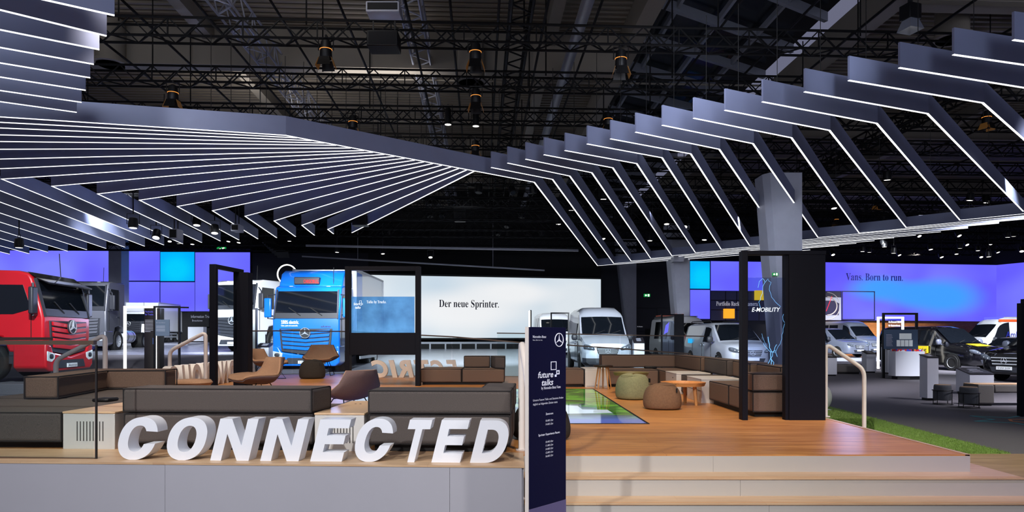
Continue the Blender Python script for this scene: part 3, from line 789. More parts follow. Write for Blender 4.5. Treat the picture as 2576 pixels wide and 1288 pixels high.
def balustrade(label, segs, zb, rail='rail_bronze', cat='railing'):
    """segs: list of (x, y, z top) along the run"""
    t = thing('glass_railing', label, cat, (0, 0, 0))
    for (a, c_) in zip(segs[:-1], segs[1:]):
        d = Vector((c_[0] - a[0], c_[1] - a[1], 0)).normalized() * .015
        b = MB(); n = Vector((-d.y, d.x, 0)).normalized() * .006
        q = [Vector((a[0], a[1], zb)) + d, Vector((c_[0], c_[1], zb)) - d, Vector((c_[0], c_[1], c_[2] - .02)) - d, Vector((a[0], a[1], a[2] - .02)) + d]
        b.add([p - n for p in q] + [p + n for p in q], [(0, 1, 2, 3), (7, 6, 5, 4), (0, 4, 5, 1), (1, 5, 6, 2), (2, 6, 7, 3), (3, 7, 4, 0)])
        b.build('glass_panel', 'glass', t)
    b = MB()
    for (a, c_) in zip(segs[:-1], segs[1:]): b.bar(a, c_, .045, .035)
    b.build('top_rail', rail, t)
    b = MB()
    for (a, c_) in zip(segs[:-1], segs[1:]): b.bar((a[0], a[1], zb + .012), (c_[0], c_[1], zb + .006), .014, .01)
    b.build('base_rail', rail, t)
    return t
tr = balustrade('glass railing panel at the front left deck edge with dark top rail', [(-6.0, 5.78, 1.43), (-3.51, 5.69, 1.43)], DECK)
b = MB(); b.bar((-3.5, 5.69, DECK), (-3.5, 5.69, 1.41), .014, .014); b.build('edge_profile', 'piping', tr)
balustrade('glass railing along the left deck edge before the red truck', [(-6.0, 6.6, 1.46), (-6.0, 7.8, 1.46), (-6.0, 8.8, 1.46)], DECK)
balustrade('glass railing at the rear left deck edge behind the tan chairs', [tuple(W(602, 833, 18.3)), tuple(W(735, 832, 18.9)), (-4.65, 19.2, 1.65)], DECK, 'rail_bronze')
balustrade('sloping glass railing behind the rear brown sofa', [(-4.6, 19.1, 1.66), (-3.6, 18.05, 1.6), (-1.6, 18.0, 1.5), (.45, 17.85, 1.33)], DECK, 'rail_bronze')
balustrade('glass railing of the ramp in front of the tall silver van', [tuple(W(1250, 838, 23)), tuple(W(1430, 840, 23)), tuple(W(1560, 843, 23)), tuple(W(1772, 846, 23))], 0.05)
balustrade('lower sloping ramp railing above the long corner sofa', [tuple(W(1426, 868, 19)), tuple(W(1500, 873, 19)), tuple(W(1737, 890, 19))], 0.0)

# ---------------------------------------------------------------- black portals with screens
# right portal
t = thing('display_portal', 'black portal with transparent lightning screen and wide solid right leg', 'portal', (2.85, 8.36, DECK))
H = 2.1
b = MB(); b.box(0, .07, 0, .13, 0, H); b.build('post', 'portal_black', t, bevel=.004)
b = MB(); b.box(.07, 1.04, 0, .13, H - .05, H); b.build('top_bar', 'portal_black', t, bevel=.004)
b = MB(); b.box(.58, 1.03, .0, .16, 0, H - .05); b.build('wide_leg', 'portal_black', t, bevel=.004)
b = MB(); b.box(.54, .58, .02, .12, 0, H - .05); b.build('inner_jamb', 'portal_black', t)
b = MB(); b.box(.06, .56, .05, .062, .68, 1.77)
s = b.build('screen', 'oled', t); s['label'] = 'transparent screen with blue lightning and the word E-MOBILITY'
b = MB(); b.box(.045, .065, .03, .08, .68, 1.77); b.box(.55, .575, .03, .08, .68, 1.77); b.build('screen_frame', 'black_metal', t)
rnd = random.Random(5)
def bolt(b, pts, w):
    p = [Vector((q[0], .045, q[1])) for q in pts]; out = [p[0]]
    for a, c_ in zip(p[:-1], p[1:]):
        n = max(2, int((c_ - a).length / .035))
        for i in range(1, n + 1):
            q = a.lerp(c_, i / n)
            if i < n: q += Vector((rnd.uniform(-.012, .012), 0, rnd.uniform(-.006, .006)))
            out.append(q)
    b.tube(out, w, 4)
def pp(px, py): return ((px - 1881) / 110 * .53 + .06, 1.77 - (py - 700) / 216 * 1.09)
b = MB()
bolt(b, [pp(1912, 725), pp(1915, 710), pp(1924, 702), pp(1930, 712), pp(1924, 730), pp(1919, 748), pp(1914, 760), pp(1919, 775)], .0022)
bolt(b, [pp(1930, 712), pp(1938, 703), pp(1946, 712), pp(1941, 730), pp(1947, 748), pp(1957, 760), pp(1971, 772)], .0018)
bolt(b, [pp(1978, 790), pp(1979, 820), pp(1974, 850), pp(1964, 870), pp(1957, 885), pp(1945, 880)], .0015)
bolt(b, [pp(1938, 846), pp(1942, 866), pp(1946, 880), pp(1945, 896), pp(1946, 914)], .004)
bolt(b, [pp(1960, 865), pp(1950, 885), pp(1944, 900), pp(1938, 912)], .0028)
bolt(b, [pp(1926, 862), pp(1936, 875), pp(1945, 884), pp(1958, 880), pp(1962, 895)], .0022)
bolt(b, [pp(1945, 896), pp(1950, 906), pp(1952, 915)], .0025)
bolt(b, [pp(1922, 838), pp(1928, 856), pp(1933, 868)], .0012)
b.build('lightning', 'spark', t)
text('E-MOBILITY', 'text_lit', t, (pp(1896, 784)[0], .044, pp(1896, 784)[1]), .355, .052, off=.012, shear=.25)
# rear portal with the talks screen
t = thing('display_portal', 'black portal with blue talks screen and empty frame before the blue truck', 'portal', (-3.55, 14.45, DECK), R(-1.2))
H = 2.54
for x in (0, 1.50):
    b = MB(); b.box(x, x + .1, -.09, .09, 0, H); b.build('post', 'portal_black', t, bevel=.004)
b = MB(); b.box(.1, 1.5, -.09, .09, H - .08, H); b.build('top_bar', 'portal_black', t, bevel=.004)
b = MB(); b.box(.08, 1.52, -.07, .07, .66, 1.13); b.build('lower_panel', 'portal_black', t)
b = MB(); b.box(.12, 1.47, -.012, .012, 1.13, 1.9)
b.build('screen', 'oled_blue', t)['label'] = 'bluish translucent screen announcing talks'
text('future', 'text_lit', t, (.17, -.02, 1.72), .14, .055, off=.02, shear=.2); text('talks', 'text_lit', t, (.2, -.02, 1.645), .12, .055, off=.02, shear=.2)
b = MB()
for (x0, z0, s_, h_) in ((.29, 1.76, .05, .006), (.335, 1.725, .03, .006)):
    b.box(x0, x0 + s_, -.02, -.016, z0, z0 + h_); b.box(x0, x0 + s_, -.02, -.016, z0 + s_, z0 + s_ + h_); b.box(x0, x0 + h_, -.02, -.016, z0, z0 + s_); b.box(x0 + s_ - h_, x0 + s_, -.02, -.016, z0, z0 + s_)
b.box(.318, .335, -.02, -.016, 1.71, 1.727)
b.build('emblem', 'text_lit', t)
text('Talks by Trucks.', 'text_lit', t, (.45, -.02, 1.76), .42, .055, ser=True)
# left portal seen edge-on
t = thing('display_portal', 'narrow black portal seen from the side before the white truck', 'portal', (-5.52, 12.45, DECK), R(84))
H = 2.38
b = MB(); b.box(0, .09, -.06, .06, 0, H); b.build('post', 'portal_black', t, bevel=.004)
b = MB(); b.box(.09, 1.05, -.06, .06, H - .07, H); b.build('top_bar', 'portal_black', t, bevel=.004)
b = MB(); b.box(.86, 1.06, -.24, .06, 0, H - .07); b.build('wide_leg', 'portal_black', t, bevel=.004)
b = MB(); b.box(.09, .86, -.008, .008, .8, 1.98); b.build('screen', 'glass', t)
# portal leg cut by the right picture edge
t = thing('display_portal', 'black portal leg at the right end beyond the benches', 'portal', (9.5, 12.6, 0))
b = MB(); b.box(0, .1, 0, .12, 0, 2.12); b.build('post', 'portal_black', t, bevel=.004)
b = MB(); b.box(.1, .62, -.04, .16, 0, 2.2); b.build('wide_leg', 'portal_black', t, bevel=.004)

# ---------------------------------------------------------------- navy sign totem
A = Vector((.116, 4.6, 0)); Bp = Vector((.392, 4.9, 0))
wT = (Bp - A).length; rz = math.atan2(Bp.y - A.y, Bp.x - A.x)
t = thing('sign_totem', 'tall navy sign totem for future talks in front of the steps', 'sign', (A.x, A.y, 0), rz)
HT = 1.545
b = MB(); b.box(0, wT, 0, .035, .3, HT); b.build('panel', 'totem_navy', t, bevel=.003)
b = MB(); b.box(0, wT, .0, .035, .02, .3); b.build('foot_band', 'totem_violet', t)['label'] = 'violet grey lower band'
b = MB(); b.box(-.04, wT + .04, -.12, .16, 0, .02); b.build('base_plate', 'black_metal', t, bevel=.004)
b = MB(); b.box(-.004, 0, .002, .033, .02, HT); b.build('edge_profile', 'rail_paint', t)
def tp(px, py):
    f = (px - 1331) / 93; Y = 4.6 + .3 * f
    return (wT * f, -.002, HC - (py - HY) / F * Y)
def tt(s, a, c_, py, cap, **k):
    p = tp(a, py); q = tp(c_, py); text(s, 'print_white', t, p, q[0] - p[0], cap, **k)
tt('Mercedes-Benz', 1339, 1372, 850, .016, ser=True); tt('Vans. Born to run.', 1339, 1363, 857, .009)
p = tp(1405, 855); star(t, (p[0], -.003, p[2]), .047, 'print_white', depth=.0005, tk=.12)
def frame_sq(a, c_, ya, yb, wd):
    b = MB(); p = tp(a, yb); q = tp(c_, ya)
    x0, z0, x1, z1 = p[0], p[2], q[0], q[2]
    for r_ in ((x0, x1, z0, z0 + wd), (x0, x1, z1 - wd, z1), (x0, x0 + wd, z0, z1), (x1 - wd, x1, z0, z1)): b.box(r_[0], r_[1], -.003, -.001, r_[2], r_[3])
    b.build('emblem', 'print_white', t)
frame_sq(1384, 1398, 909, 931, .005); frame_sq(1398, 1406, 931, 942, .008); frame_sq(1394, 1398.3, 942, 948, .009)
tt('future', 1352, 1390, 951, .042, off=.018, shear=.2); tt('talks', 1361, 1390, 970, .042, off=.018, shear=.2)
tt('by Mercedes-Benz Vans', 1360, 1409, 980, .018, ser=True)
tt('Unsere Future Talks und Sessions finden', 1340, 1416, 1010, .014); tt('täglich zu folgenden Zeiten statt:', 1340, 1401, 1020, .014)
tt('Zentrum:', 1371, 1390, 1044, .014, off=.015)
for k, s_ in enumerate(['10:40 Uhr', '14:40 Uhr']): tt(s_, 1371, 1390, 1061 + 9 * k, .014)
tt('Sprinter Experience Raum:', 1353, 1407, 1098, .015, off=.015)
for k, s_ in enumerate(['10:40 Uhr', '11:40 Uhr', '14:40 Uhr', '15:40 Uhr', '16:40 Uhr']): tt(s_, 1371, 1390, 1114.5 + 9 * k, .014)

# ---------------------------------------------------------------- lit slat canopies
HS = 4.5; ZS = HC + HS; SH = .42; ST = .042
def cp(px, py): return Vector(((px - CX) / (HY - py) * HS, F / (HY - py) * HS))
def slat(pts, label, group, cab=2, z=ZS):
    n = len(pts); L = []; Rr = []
    for i, p in enumerate(pts):
        d1 = (pts[i] - pts[i - 1]).normalized() if i else (pts[1] - pts[0]).normalized()
        d2 = (pts[i + 1] - pts[i]).normalized() if i < n - 1 else d1
        n1 = Vector((-d1.y, d1.x)); n2 = Vector((-d2.y, d2.x))
        m = (n1 + n2); m = m / max(.25, m.length_squared) * 2
        k = min(m.length, 2.2); m = m.normalized() * k
        L.append(p + m * ST / 2); Rr.append(p - m * ST / 2)
    b = MB()
    for (za, zb, nm, ma) in ((z, z + SH, 'ceiling_slat', 'slat'), (z - .009, z - .0005, 'led_strip', 'led_white')):
        b = MB()
        for i in range(n - 1):
            q = [L[i], L[i + 1], Rr[i + 1], Rr[i]]
            b.add([(v.x, v.y, za) for v in q] + [(v.x, v.y, zb) for v in q], [(0, 1, 2, 3), (7, 6, 5, 4), (0, 4, 5, 1), (2, 6, 7, 3)] + ([(3, 7, 4, 0)] if i == 0 else []) + ([(1, 5, 6, 2)] if i == n - 2 else []))
        o = b.build(nm, ma)
        if nm == 'ceiling_slat': S = tag(o, label, 'ceiling slat', group)
        else:
            o.parent = S; o['label'] = 'white light line along the lower edge'
    for k in range(cab):
        i = min(k, n - 2); f = .12 if k == 0 else .5
        p = pts[i].lerp(pts[i + 1], f)
        b = MB(); b.tube([(p.x, p.y, z + SH), (p.x, p.y, 8.15)], .007, 4); b.build('suspension_cable', 'cable_black', S)
    return S
S_ = [None, (1235.8, 420.9), (1276.9, 409.7), (1322.2, 399.9), (1368.3, 388.7), (1420.9, 378.1), (1476.8, 361.6), (1535.5, 348.7), (1598.6, 331.8), (1665.8, 314.4), (1744.6, 296.7), (1823.4, 276.6), (1917.5, 255.4), (2023.6, 230.2), (2134.7, 201.6), (2261.9, 169.8), (2397.7, 136.7), (2548.6, 99.7)]
C_ = [(1344, 458), (1390, 450.8), (1433.4, 442.4), (1488.8, 434), (1541.6, 421.7), (1601.7, 411), (1665.5, 396.3), (1737.6, 386.5), (1809.5, 375), (1894.2, 360.8), (1991, 346), (2086.6, 327.4), (2205.3, 309.8), (2333, 285.3), (2472, 258.2), (2628, 228.5), (2800, 195), (2990, 158)]
V_ = [(1503.3, 668.3), (1543.9, 662.7), (1587.8, 656.5), (1637, 650), (1690, 643), (1749.3, 635.3), (1814.2, 627), (1886, 618), (1968, 608), (2057.7, 597), (2161.2, 585.8), (2279.4, 571.8), (2415, 553.6), (2574, 531.3), (2752, 506.5), (2955, 478), (3180, 446), (3430, 410)]
E_ = [(2038, 628.6), (2110.8, 617.4), (2154, 611.8), (2199.7, 605.4), (2249, 597.8), (2303.7, 591.4), (2366.6, 583), (2435, 573.8), (2513, 561.5), (2600, 549), (2690, 536), (2790, 521), (2900, 505), (3020, 488), (3150, 469), (3290, 449), (3440, 428), (3600, 405)]
GR = 'slats of the right-hand canopy'
# the long slat that joins both canopies
eA = cp(719, 340); e0 = cp(0, 293.4)
va, vb = cp(885.2, 585.3), cp(4.2, 450)
def meet(p, q, a, c_):
    d = q - p; e = c_ - a; k = d.x * e.y - d.y * e.x
    s = ((a.x - p.x) * e.y - (a.y - p.y) * e.x) / k
    return p + d * s
vA = meet(eA, e0, va, vb)
slat([cp(23.8, 639), vA, eA, cp(*C_[0]), cp(*V_[0]), cp(*E_[0])], 'longest grey slat with white light line, joining the left and right canopies', 'slats joining both canopies', 4)
for k in range(1, 18):
    slat([cp(*S_[k]), cp(*C_[k]), cp(*V_[k]), cp(*E_[k])], 'grey angled slat with white light line, %s of the right-hand canopy counted from the photo centre' % ORD[k - 1], GR, 2)
v_ = [(885.2, 585.3), (824.5, 576.9), (759.4, 566.5), (689.5, 555.4), (616.4, 543.6), (534.5, 529.7), (445.9, 519), (350.9, 503.1), (245.5, 487.4), (130.8, 468.1), (4.2, 450)]
ex = [1194, 1175.9, 1156.3, 1136.8, 1114.4, 1092, 1069.7, 1047.3, 1022.1, 997, 971.8, 943.9, 921.5, 888, 851.6, 822.3, 790.1, 753.8]
s_px = [None, (839, 588), (791, 591.7), (743.4, 595), (696, 597.9), (648.6, 600.7), (601, 603.5), (554, 606), (507.4, 609.9), (459.6, 613.2), (411.8, 616), (363.4, 619.1), (314.2, 621.6), (266.4, 624.7), (218, 627.8), (169.7, 631.4), (120, 634), (73, 637.8)]
yl = {11: 424, 12: 399.7, 13: 375, 14: 355.5, 15: 338.7, 16: 321.4, 17: 307.1}
for k in range(18):
    e = cp(ex[k], 340 + (ex[k] - 719) * .1888)
    v = cp(*v_[k]) if k < 11 else meet(e, cp(0, yl[k]), va, vb)
    e = e + (v - e).normalized() * .06
    pts = [e, v] + ([cp(*s_px[k])] if s_px[k] else [])
    slat(pts, 'grey V-shaped slat with white light line, %s of the left canopy counted from the photo centre' % ORD[k] if k else 'grey straight slat with white light line, innermost of the left canopy', 'slats of the left canopy', 2)
for k, (r_, l_) in enumerate([((288, 38), (118, 0)), ((268, 89.7), (0, 24)), ((250, 124), (0, 74)), ((236, 161), (0, 118.6)), ((227, 195), (0, 157.5)), ((215.5, 226.5), (0, 193)), ((205.3, 256.8), (0, 227)), ((193, 282), (0, 255))]):
    p, q = cp(*r_), cp(*l_); q = q + (q - p).normalized() * (1.6 if k else 3.0)
    slat([p, q], 'grey straight slat with white light line, %s from the top of the upper left stack' % ORD[k], 'slats of the upper left stack', 2)

# ---------------------------------------------------------------- columns
def column(label, Y, tl, tr_, bl, br, ytop, ybot, d=1.0):
    """tapered concrete column; edges are given by photo columns at two rows"""
    b = MB()
    def ed(pxa, ya, pxb, yb, z):
        y = HY - (z - HC) * F / Y
        return ((pxa + (pxb - pxa) * (y - ya) / (yb - ya)) - CX) / F * Y
    zt = HC + (HY - ytop) * Y / F
    z0 = 0.0
    vs = []
    for z in (z0, zt):
        xl = ed(tl[0], tl[1], bl[0], bl[1], z); xr = ed(tr_[0], tr_[1], br[0], br[1], z)
        c = (xr - xl) * .12
        vs += [(xl, Y + c * 2, z), (xl + c, Y, z), (xr, Y, z), (xr, Y + d, z), (xl, Y + d, z)]
    b.add(vs, [(4, 3, 2, 1, 0), (5, 6, 7, 8, 9)] + [(i, (i + 1) % 5, 5 + (i + 1) % 5, 5 + i) for i in range(5)])
    return tag(b.build('hall_column', 'column_grey'), label, 'column', 'tapered columns of the hall')
column('grey tapered column rising through the right canopy behind the lightning portal', 22.5, (1926, 440), (2018, 440), (1946, 700), (2018, 700), 434, 0, 1.0)
column('grey tapered column left of the cyan panel on the blue right wall', 38.5, (1688, 650), (1735, 650), (1700, 790), (1735, 790), 560, 0, 1.2)
column('grey tapered column beside the right end of the light screen', 45.0, (1556, 640), (1601, 640), (1572, 790), (1601, 790), 600, 0, 1.2)
b = MB(); b.box(*sorted(((273 - CX) / F * 44.5, (305 - CX) / F * 44.5)), 44.5, 45.4, 0, 8.2)
tag(b.build('hall_column', 'column_grey'), 'grey square column in front of the blue left wall', 'column', 'tapered columns of the hall')['group'] = 'square columns'
b = MB(); p = W(1690, 660, 37.6); q = W(1722, 624, 37.6)
b.front([(p.x + .0, p.z), (q.x - .15, p.z), (q.x, q.z), (p.x + .1, q.z)], 37.2, 37.9)
tag(b.build('column_bracket', 'column_grey'), 'grey bracket where the canopy meets the middle right column', 'bracket')
# ---------------------------------------------------------------- roof: sheets, beams, trusses, pipes
YH = R(2.6)
def hx(u, v, z): return Vector((u * math.cos(YH) - v * math.sin(YH), u * math.sin(YH) + v * math.cos(YH), z))
mat('roof_sheet', (92, 84, 74), .6, noise=(.5, .12))
mat('roof_beam', (112, 106, 98), .7, noise=(1, .06))
mat('roof_pipe', (126, 130, 142), .35)
mat('roof_glass', (22, 28, 36), .25)
def roof_sheet(u0, u1, v0, v1, z, name):
    b = MB(); n = int((v1 - v0) / .3); vs = []; fs = []
    for i in range(n):
        v = v0 + i * .3
        for (dv, dz) in ((0, 0), (.12, 0), (.15, .07), (.27, .07)):
            vs += [hx(u0, v + dv, z + dz), hx(u1, v + dv, z + dz)]
    m = len(vs) // 2
    b.add(vs, [(2 * i, 2 * i + 1, 2 * i + 3, 2 * i + 2) for i in range(m - 1)])
    return struct(b.build(name, 'roof_sheet', fix=False))
roof_sheet(-48, 4.7, 4, 62, 11.4, 'ceiling')
roof_sheet(11.4, 52, 4, 62, 11.4, 'ceiling_right')
b = MB(); p = [hx(4.7, 4, 12.2), hx(11.4, 4, 12.2), hx(11.4, 62, 12.2), hx(4.7, 62, 12.2)]
b.add(p, [(0, 1, 2, 3)]); struct(b.build('ceiling_skylight', 'roof_glass'))
def hbar(b, u0, v0, u1, v1, z0, z1, w):
    a, c_ = hx(u0, v0, (z0 + z1) / 2), hx(u1, v1, (z0 + z1) / 2)
    b.bar(a, c_, w, z1 - z0)
for u, w in ((4.75, .5), (11.4, .5)):
    b = MB(); hbar(b, u, 4, u, 62, 10.6, 11.4, w); struct(b.build('ceiling_beam', 'roof_beam'))
for u in (2.2, -8.6, 21): b = MB(); hbar(b, u, 4, u, 62, 10.9, 11.38, .36); struct(b.build('ceiling_beam', 'roof_beam'))
for v in (13.5, 22, 34, 46): b = MB(); hbar(b, -48, v, 4.6, v, 10.1, 11.38, .5); struct(b.build('ceiling_beam', 'roof_beam'))
for v in (18, 30, 42): b = MB(); hbar(b, 11.6, v, 50, v, 10.5, 11.38, .45); struct(b.build('ceiling_beam', 'roof_beam'))
b = MB()
for i in range(22): b.bar(hx(4.9, 6 + i * 2.4, 11.9), hx(11.2, 9.5 + i * 2.4, 11.9), .14, .3)
for u in (6.2, 7.8, 9.5): b.bar(hx(u, 5, 11.95), hx(u, 60, 11.95), .1, .2)
struct(b.build('ceiling_skylight_frame', 'roof_pipe'))
b = MB(); b.tube([hx(2.66, 5, 9.9), hx(2.66, 44, 9.9)], .16, 16)
tag(b.build('roof_duct_pipe', 'roof_pipe', smooth=50), 'pale round pipe running under the roof beside the beam', 'pipe')
b = MB(); b.tube([hx(13.4, 9, 10.9), hx(16.8, 21, 10.9)], .12, 10)
tag(b.build('roof_brace', 'roof_pipe', smooth=50), 'grey diagonal brace under the right roof sheets', 'brace')
def truss_mesh(L, w, bay, rch, rdi, top=True):
    b = MB(); n = int(L / bay); h = w / 2
    ch = [(-h, -h), (h, -h), (h, h), (-h, h)]
    for (y, z) in ch: b.tube([(-L / 2, y, z), (L / 2, y, z)], rch, 5)
    for i in range(n):
        x0 = -L / 2 + i * bay; x1 = x0 + bay; s = 1 if i % 2 else -1
        b.bar((x0, -h, -h * s), (x1, -h, h * s), rdi * 2); b.bar((x0, h, h * s), (x1, h, -h * s), rdi * 2)
        b.bar((x0, -h * s, -h), (x1, h * s, -h), rdi * 2)
        if i % 4 == 0: b.bar((x0, -h, -h), (x0, -h, h), rdi * 2)
    return b
proto = None
ROWS = [15.9, 18.7, 21.6, 24.5, 27.4, 30.4, 33.5, 36.6, 39.8, 43.0]
for k, v in enumerate(ROWS):
    if proto is None:
        proto = truss_mesh(68, .42, .42, .032, .014).build('lighting_truss', 'truss_black'); o = proto
    else:
        o = proto.copy(); COL.objects.link(o)
    o.location = hx(0, v, 8.55 + .0 * k); o.rotation_euler = (0, 0, YH)
    tag(o, 'black lighting truss crossing the hall, %s row from the front' % ORD[k], 'truss', 'black cross trusses')
for k, v in enumerate([29.0, 32.0, 35.0, 37.4, 41.4, 44.0]):
    o = proto.copy(); COL.objects.link(o)
    o.location = hx(0, v, 7.25); o.rotation_euler = (0, 0, YH)
    tag(o, 'black low-hung truss behind the canopies, %s row from the front' % ORD[k], 'truss', 'low black cross trusses')
lp = None
for k, (u, z) in enumerate([(.95, 9.4), (-13.5, 9.4), (15.5, 9.4)]):
    if lp is None: lp = truss_mesh(34, .5, .42, .04, .016).build('main_truss', 'truss_black'); o = lp
    else: o = lp.copy(); COL.objects.link(o)
    o.location = hx(u, 27.5, z); o.rotation_euler = (0, 0, YH + R(90))
    tag(o, ['black main truss running into the depth near the photo centre', 'black main truss running into the depth on the left side', 'black main truss running into the depth on the right side'][k], 'truss', 'black main trusses')
gp = None
for k, (u, z) in enumerate([(-6.6, 10.2), (-1.9, 10.5), (-15.5, 10.2)]):
    if gp is None: gp = truss_mesh(34, .55, .5, .035, .016).build('roof_girder', 'truss_grey'); o = gp
    else: o = gp.copy(); COL.objects.link(o)
    o.location = hx(u, 28, z); o.rotation_euler = (0, 0, YH + R(90))
    tag(o, ['pale grey lattice girder under the left roof sheets', 'pale grey lattice girder left of the black main truss', 'pale grey lattice girder farthest left under the roof'][k], 'girder', 'pale lattice girders')
pb = MB(); pb.tube([(0, -20, 0), (0, 16.0, 0)], .032, 6); pp_ = pb.build('rigging_pipe', 'truss_black'); k = 0
us = [-19, -16.5, -11.2, -9.6, -8.0, -6.4, -4.7, -3.2, -1.7, -.7, .4, 1.5, 2.7, 4.2, 5.8, 7.5, 9.2, 11, 12.9, 14.8, 18, 20.5]
for i, u in enumerate(us):
    o = pp_ if i == 0 else pp_.copy()
    if i: COL.objects.link(o)
    o.location = hx(u, 29, 9.0); o.rotation_euler = (0, 0, YH)
    tag(o, 'thin black rigging pipe running into the depth under the roof', 'pipe', 'thin rigging pipes')
tb = MB(); tb.tube([(-34, 0, 0), (34, 0, 0)], .035, 6); tb_ = tb.build('sprinkler_pipe', 'roof_beam')
for i, v in enumerate([17.3, 23.5, 28.0, 33]):
    o = tb_ if i == 0 else tb_.copy()
    if i: COL.objects.link(o)
    o.location = hx(0, v, 10.4); o.rotation_euler = (0, 0, YH)
    tag(o, 'thin pale pipe crossing under the roof sheets', 'pipe', 'thin pale cross pipes')
# vertical hangers on the rows, one hanger per place
hb = MB(); hb.tube([(0, 0, 0), (0, 0, 2.4)], .02, 4); hg = None
rnd = random.Random(3)
for v in ROWS[:7]:
    for i in range(7):
        u = -13 + i * 4.6 + rnd.uniform(-1, 1)
        if hg is None: hg = hb.build('truss_hanger', 'truss_black'); o = hg
        else: o = hg.copy(); COL.objects.link(o)
        o.location = hx(u, v, 8.75)
        tag(o, 'thin black hanger between a cross truss and the roof', 'hanger', 'thin black truss hangers')
# round air outlets under the roof
def outlet(label, px, py, Y, r, h):
    t = thing('air_outlet', label, 'air outlet', tuple(W(px, py, Y)), 0, 'round air outlets under the roof')
    b = MB(); b.lathe([(r, 0), (r, h)], 28); b.build('duct', 'roof_beam', t, smooth=40)
    b = MB(); b.lathe([(r * .8, -.06), (r * 1.25, -.06), (r * 1.25, .02), (r, .05)], 28); b.build('collar', 'roof_beam', t, smooth=40)
    b = MB(); b.lathe([(.02, -.07), (r * .95, -.07)], 28); b.build('grille', 'hall_black', t)
outlet('round air outlet beside the upper left slats', 278, 158, 21, .42, 1.3)
outlet('round air outlet above the second truss near the photo centre', 1185, 205, 21.3, .42, 1.2)
outlet('round air outlet at the upper right behind the slats', 2395, 95, 20, .45, 1.3)
outlet('round air outlet in the centre below the canopy joint', 1198, 462, 32, .45, 2.0)

# ---------------------------------------------------------------- lamps
glow('lamp_amber', (255, 160, 70), 1.3)
glow('lens_white', (255, 250, 240), 3.0)
mat('flap_tan', (150, 108, 60), .5, emit=(150, 100, 40), es=.1)
def rowY(px, Y, off=0):
    """distance of the nearest cross truss along this line of sight"""
    s = (px - CX) / F; k = math.cos(YH) - s * math.sin(YH)
    v = min(ROWS, key=lambda q: abs(q - Y * k))
    return (v + off) / k
def drop(b, p, z0):
    """drop pipe from a lamp up to the truss"""
    b.tube([(0, 0, z0), (0, 0, max(z0 + .02, 8.345 - p.z))], .022, 6)
def par(label, px, py, Y, rot=0):
    Y = rowY(px, Y, -.3); p = W(px, py, Y)
    t = thing('barn_door_spotlight', label, 'spotlight', tuple(p), rot, 'amber barn door spotlights on the trusses')
    b = MB(); b.lathe([(.05, .28), (.11, .24), (.13, .1), (.14, -.12), (.13, -.14)], 18); b.build('housing', 'black_metal', t, smooth=40)
    b = MB(); b.lathe([(.135, .055), (.139, .057), (.139, .068), (.13, .07)], 18, caps=False); b.build('glow_ring', 'lamp_amber', t)
    b = MB(); b.lathe([(.01, -.13), (.12, -.13)], 18); b.build('lens', 'black_metal', t)
    for k in range(4):
        a = k * math.pi / 2; M = Matrix.Rotation(a, 4, 'Z') @ Matrix.Translation((.14, 0, -.14)) @ Matrix.Rotation(R(-18), 4, 'Y')
        b = MB(); b.add([(0, -.11, 0), (0, .11, 0), (0, .15, -.22), (0, -.15, -.22), (.006, -.11, 0), (.006, .11, 0), (.006, .15, -.22), (.006, -.15, -.22)], [(0, 1, 2, 3), (7, 6, 5, 4), (0, 4, 5, 1), (1, 5, 6, 2), (2, 6, 7, 3), (3, 7, 4, 0)], M)
        b.build('barn_door', 'flap_tan' if k % 2 == 0 else 'black_metal', t)
    b = MB(); b.tube([(-.17, 0, .05), (-.17, 0, .34), (.17, 0, .34), (.17, 0, .05)], .014, 6); b.tube([(0, 0, .34), (0, 0, .4)], .025, 6); b.bar((0, 0, .4), (0, .26, .4), .03)
    b.build('yoke', 'black_metal', t)
for a in [('amber barn door spotlight on the nearest truss, above the left canopy fold', 820, 132, 15.9), ('amber barn door spotlight on the nearest truss, near the photo centre', 1196, 138, 15.9),
          ('amber barn door spotlight on the nearest truss, before the dark skylight', 1562, 155, 16.2), ('amber barn door spotlight above the long left slat, on the second truss', 435, 240, 18.3),
          ('amber barn door spotlight on the second truss, in front of the air outlet', 1197, 248, 18.7), ('amber barn door spotlight just above the left canopy edge', 888, 312, 21.2),
          ('amber barn door spotlight above the sixth right-hand slat', 1530, 305, 21.6), ('amber barn door spotlight above the canopy joint', 1196, 372, 24.4),
          ('amber barn door spotlight between the right-hand slats at the far right', 2482, 300, 21.5, .4), ('amber barn door spotlight under the right slats beside the big column', 2205, 512, 36.5, .4),
          ('amber barn door spotlight low behind the right slats next to the column', 2104, 555, 39.5, .4)]:
    par(*a)
def profile_lamp(label, px, py, Y, rot=0):
    Y = rowY(px, Y, -.21); p = W(px, py, Y)
    t = thing('profile_spotlight', label, 'spotlight', tuple(p), rot, 'round profile spotlights')
    b = MB(); b.lathe([(.07, .5), (.1, .45), (.1, .1), (.12, -.02)], 16); b.build('housing', 'black_metal', t, smooth=40)
    b = MB(); b.lathe([(.01, -.025), (.1, -.02)], 16); b.build('lens', 'lens_white', t)
    b = MB(); b.tube([(-.14, 0, .2), (-.14, 0, .6), (.14, 0, .6), (.14, 0, .2)], .012, 6); drop(b, p, .6); b.build('yoke', 'black_metal', t)
profile_lamp('black profile spotlight with white lens, left one above the canopy joint', 1127, 312, 21.4)
profile_lamp('black profile spotlight with white lens, right one above the canopy joint', 1197, 316, 21.5)
profile_lamp('grey profile spotlight hanging below the right slats near the big column', 2180, 540, 33)
t = thing('floodlight', 'square floodlight with bright reflector doors at the upper right', 'floodlight', tuple(W(2290, 48, 14.6)), .3)
b = MB(); b.box(-.16, .16, -.14, .14, -.02, .3); b.build('housing', 'black_metal', t, bevel=.01)
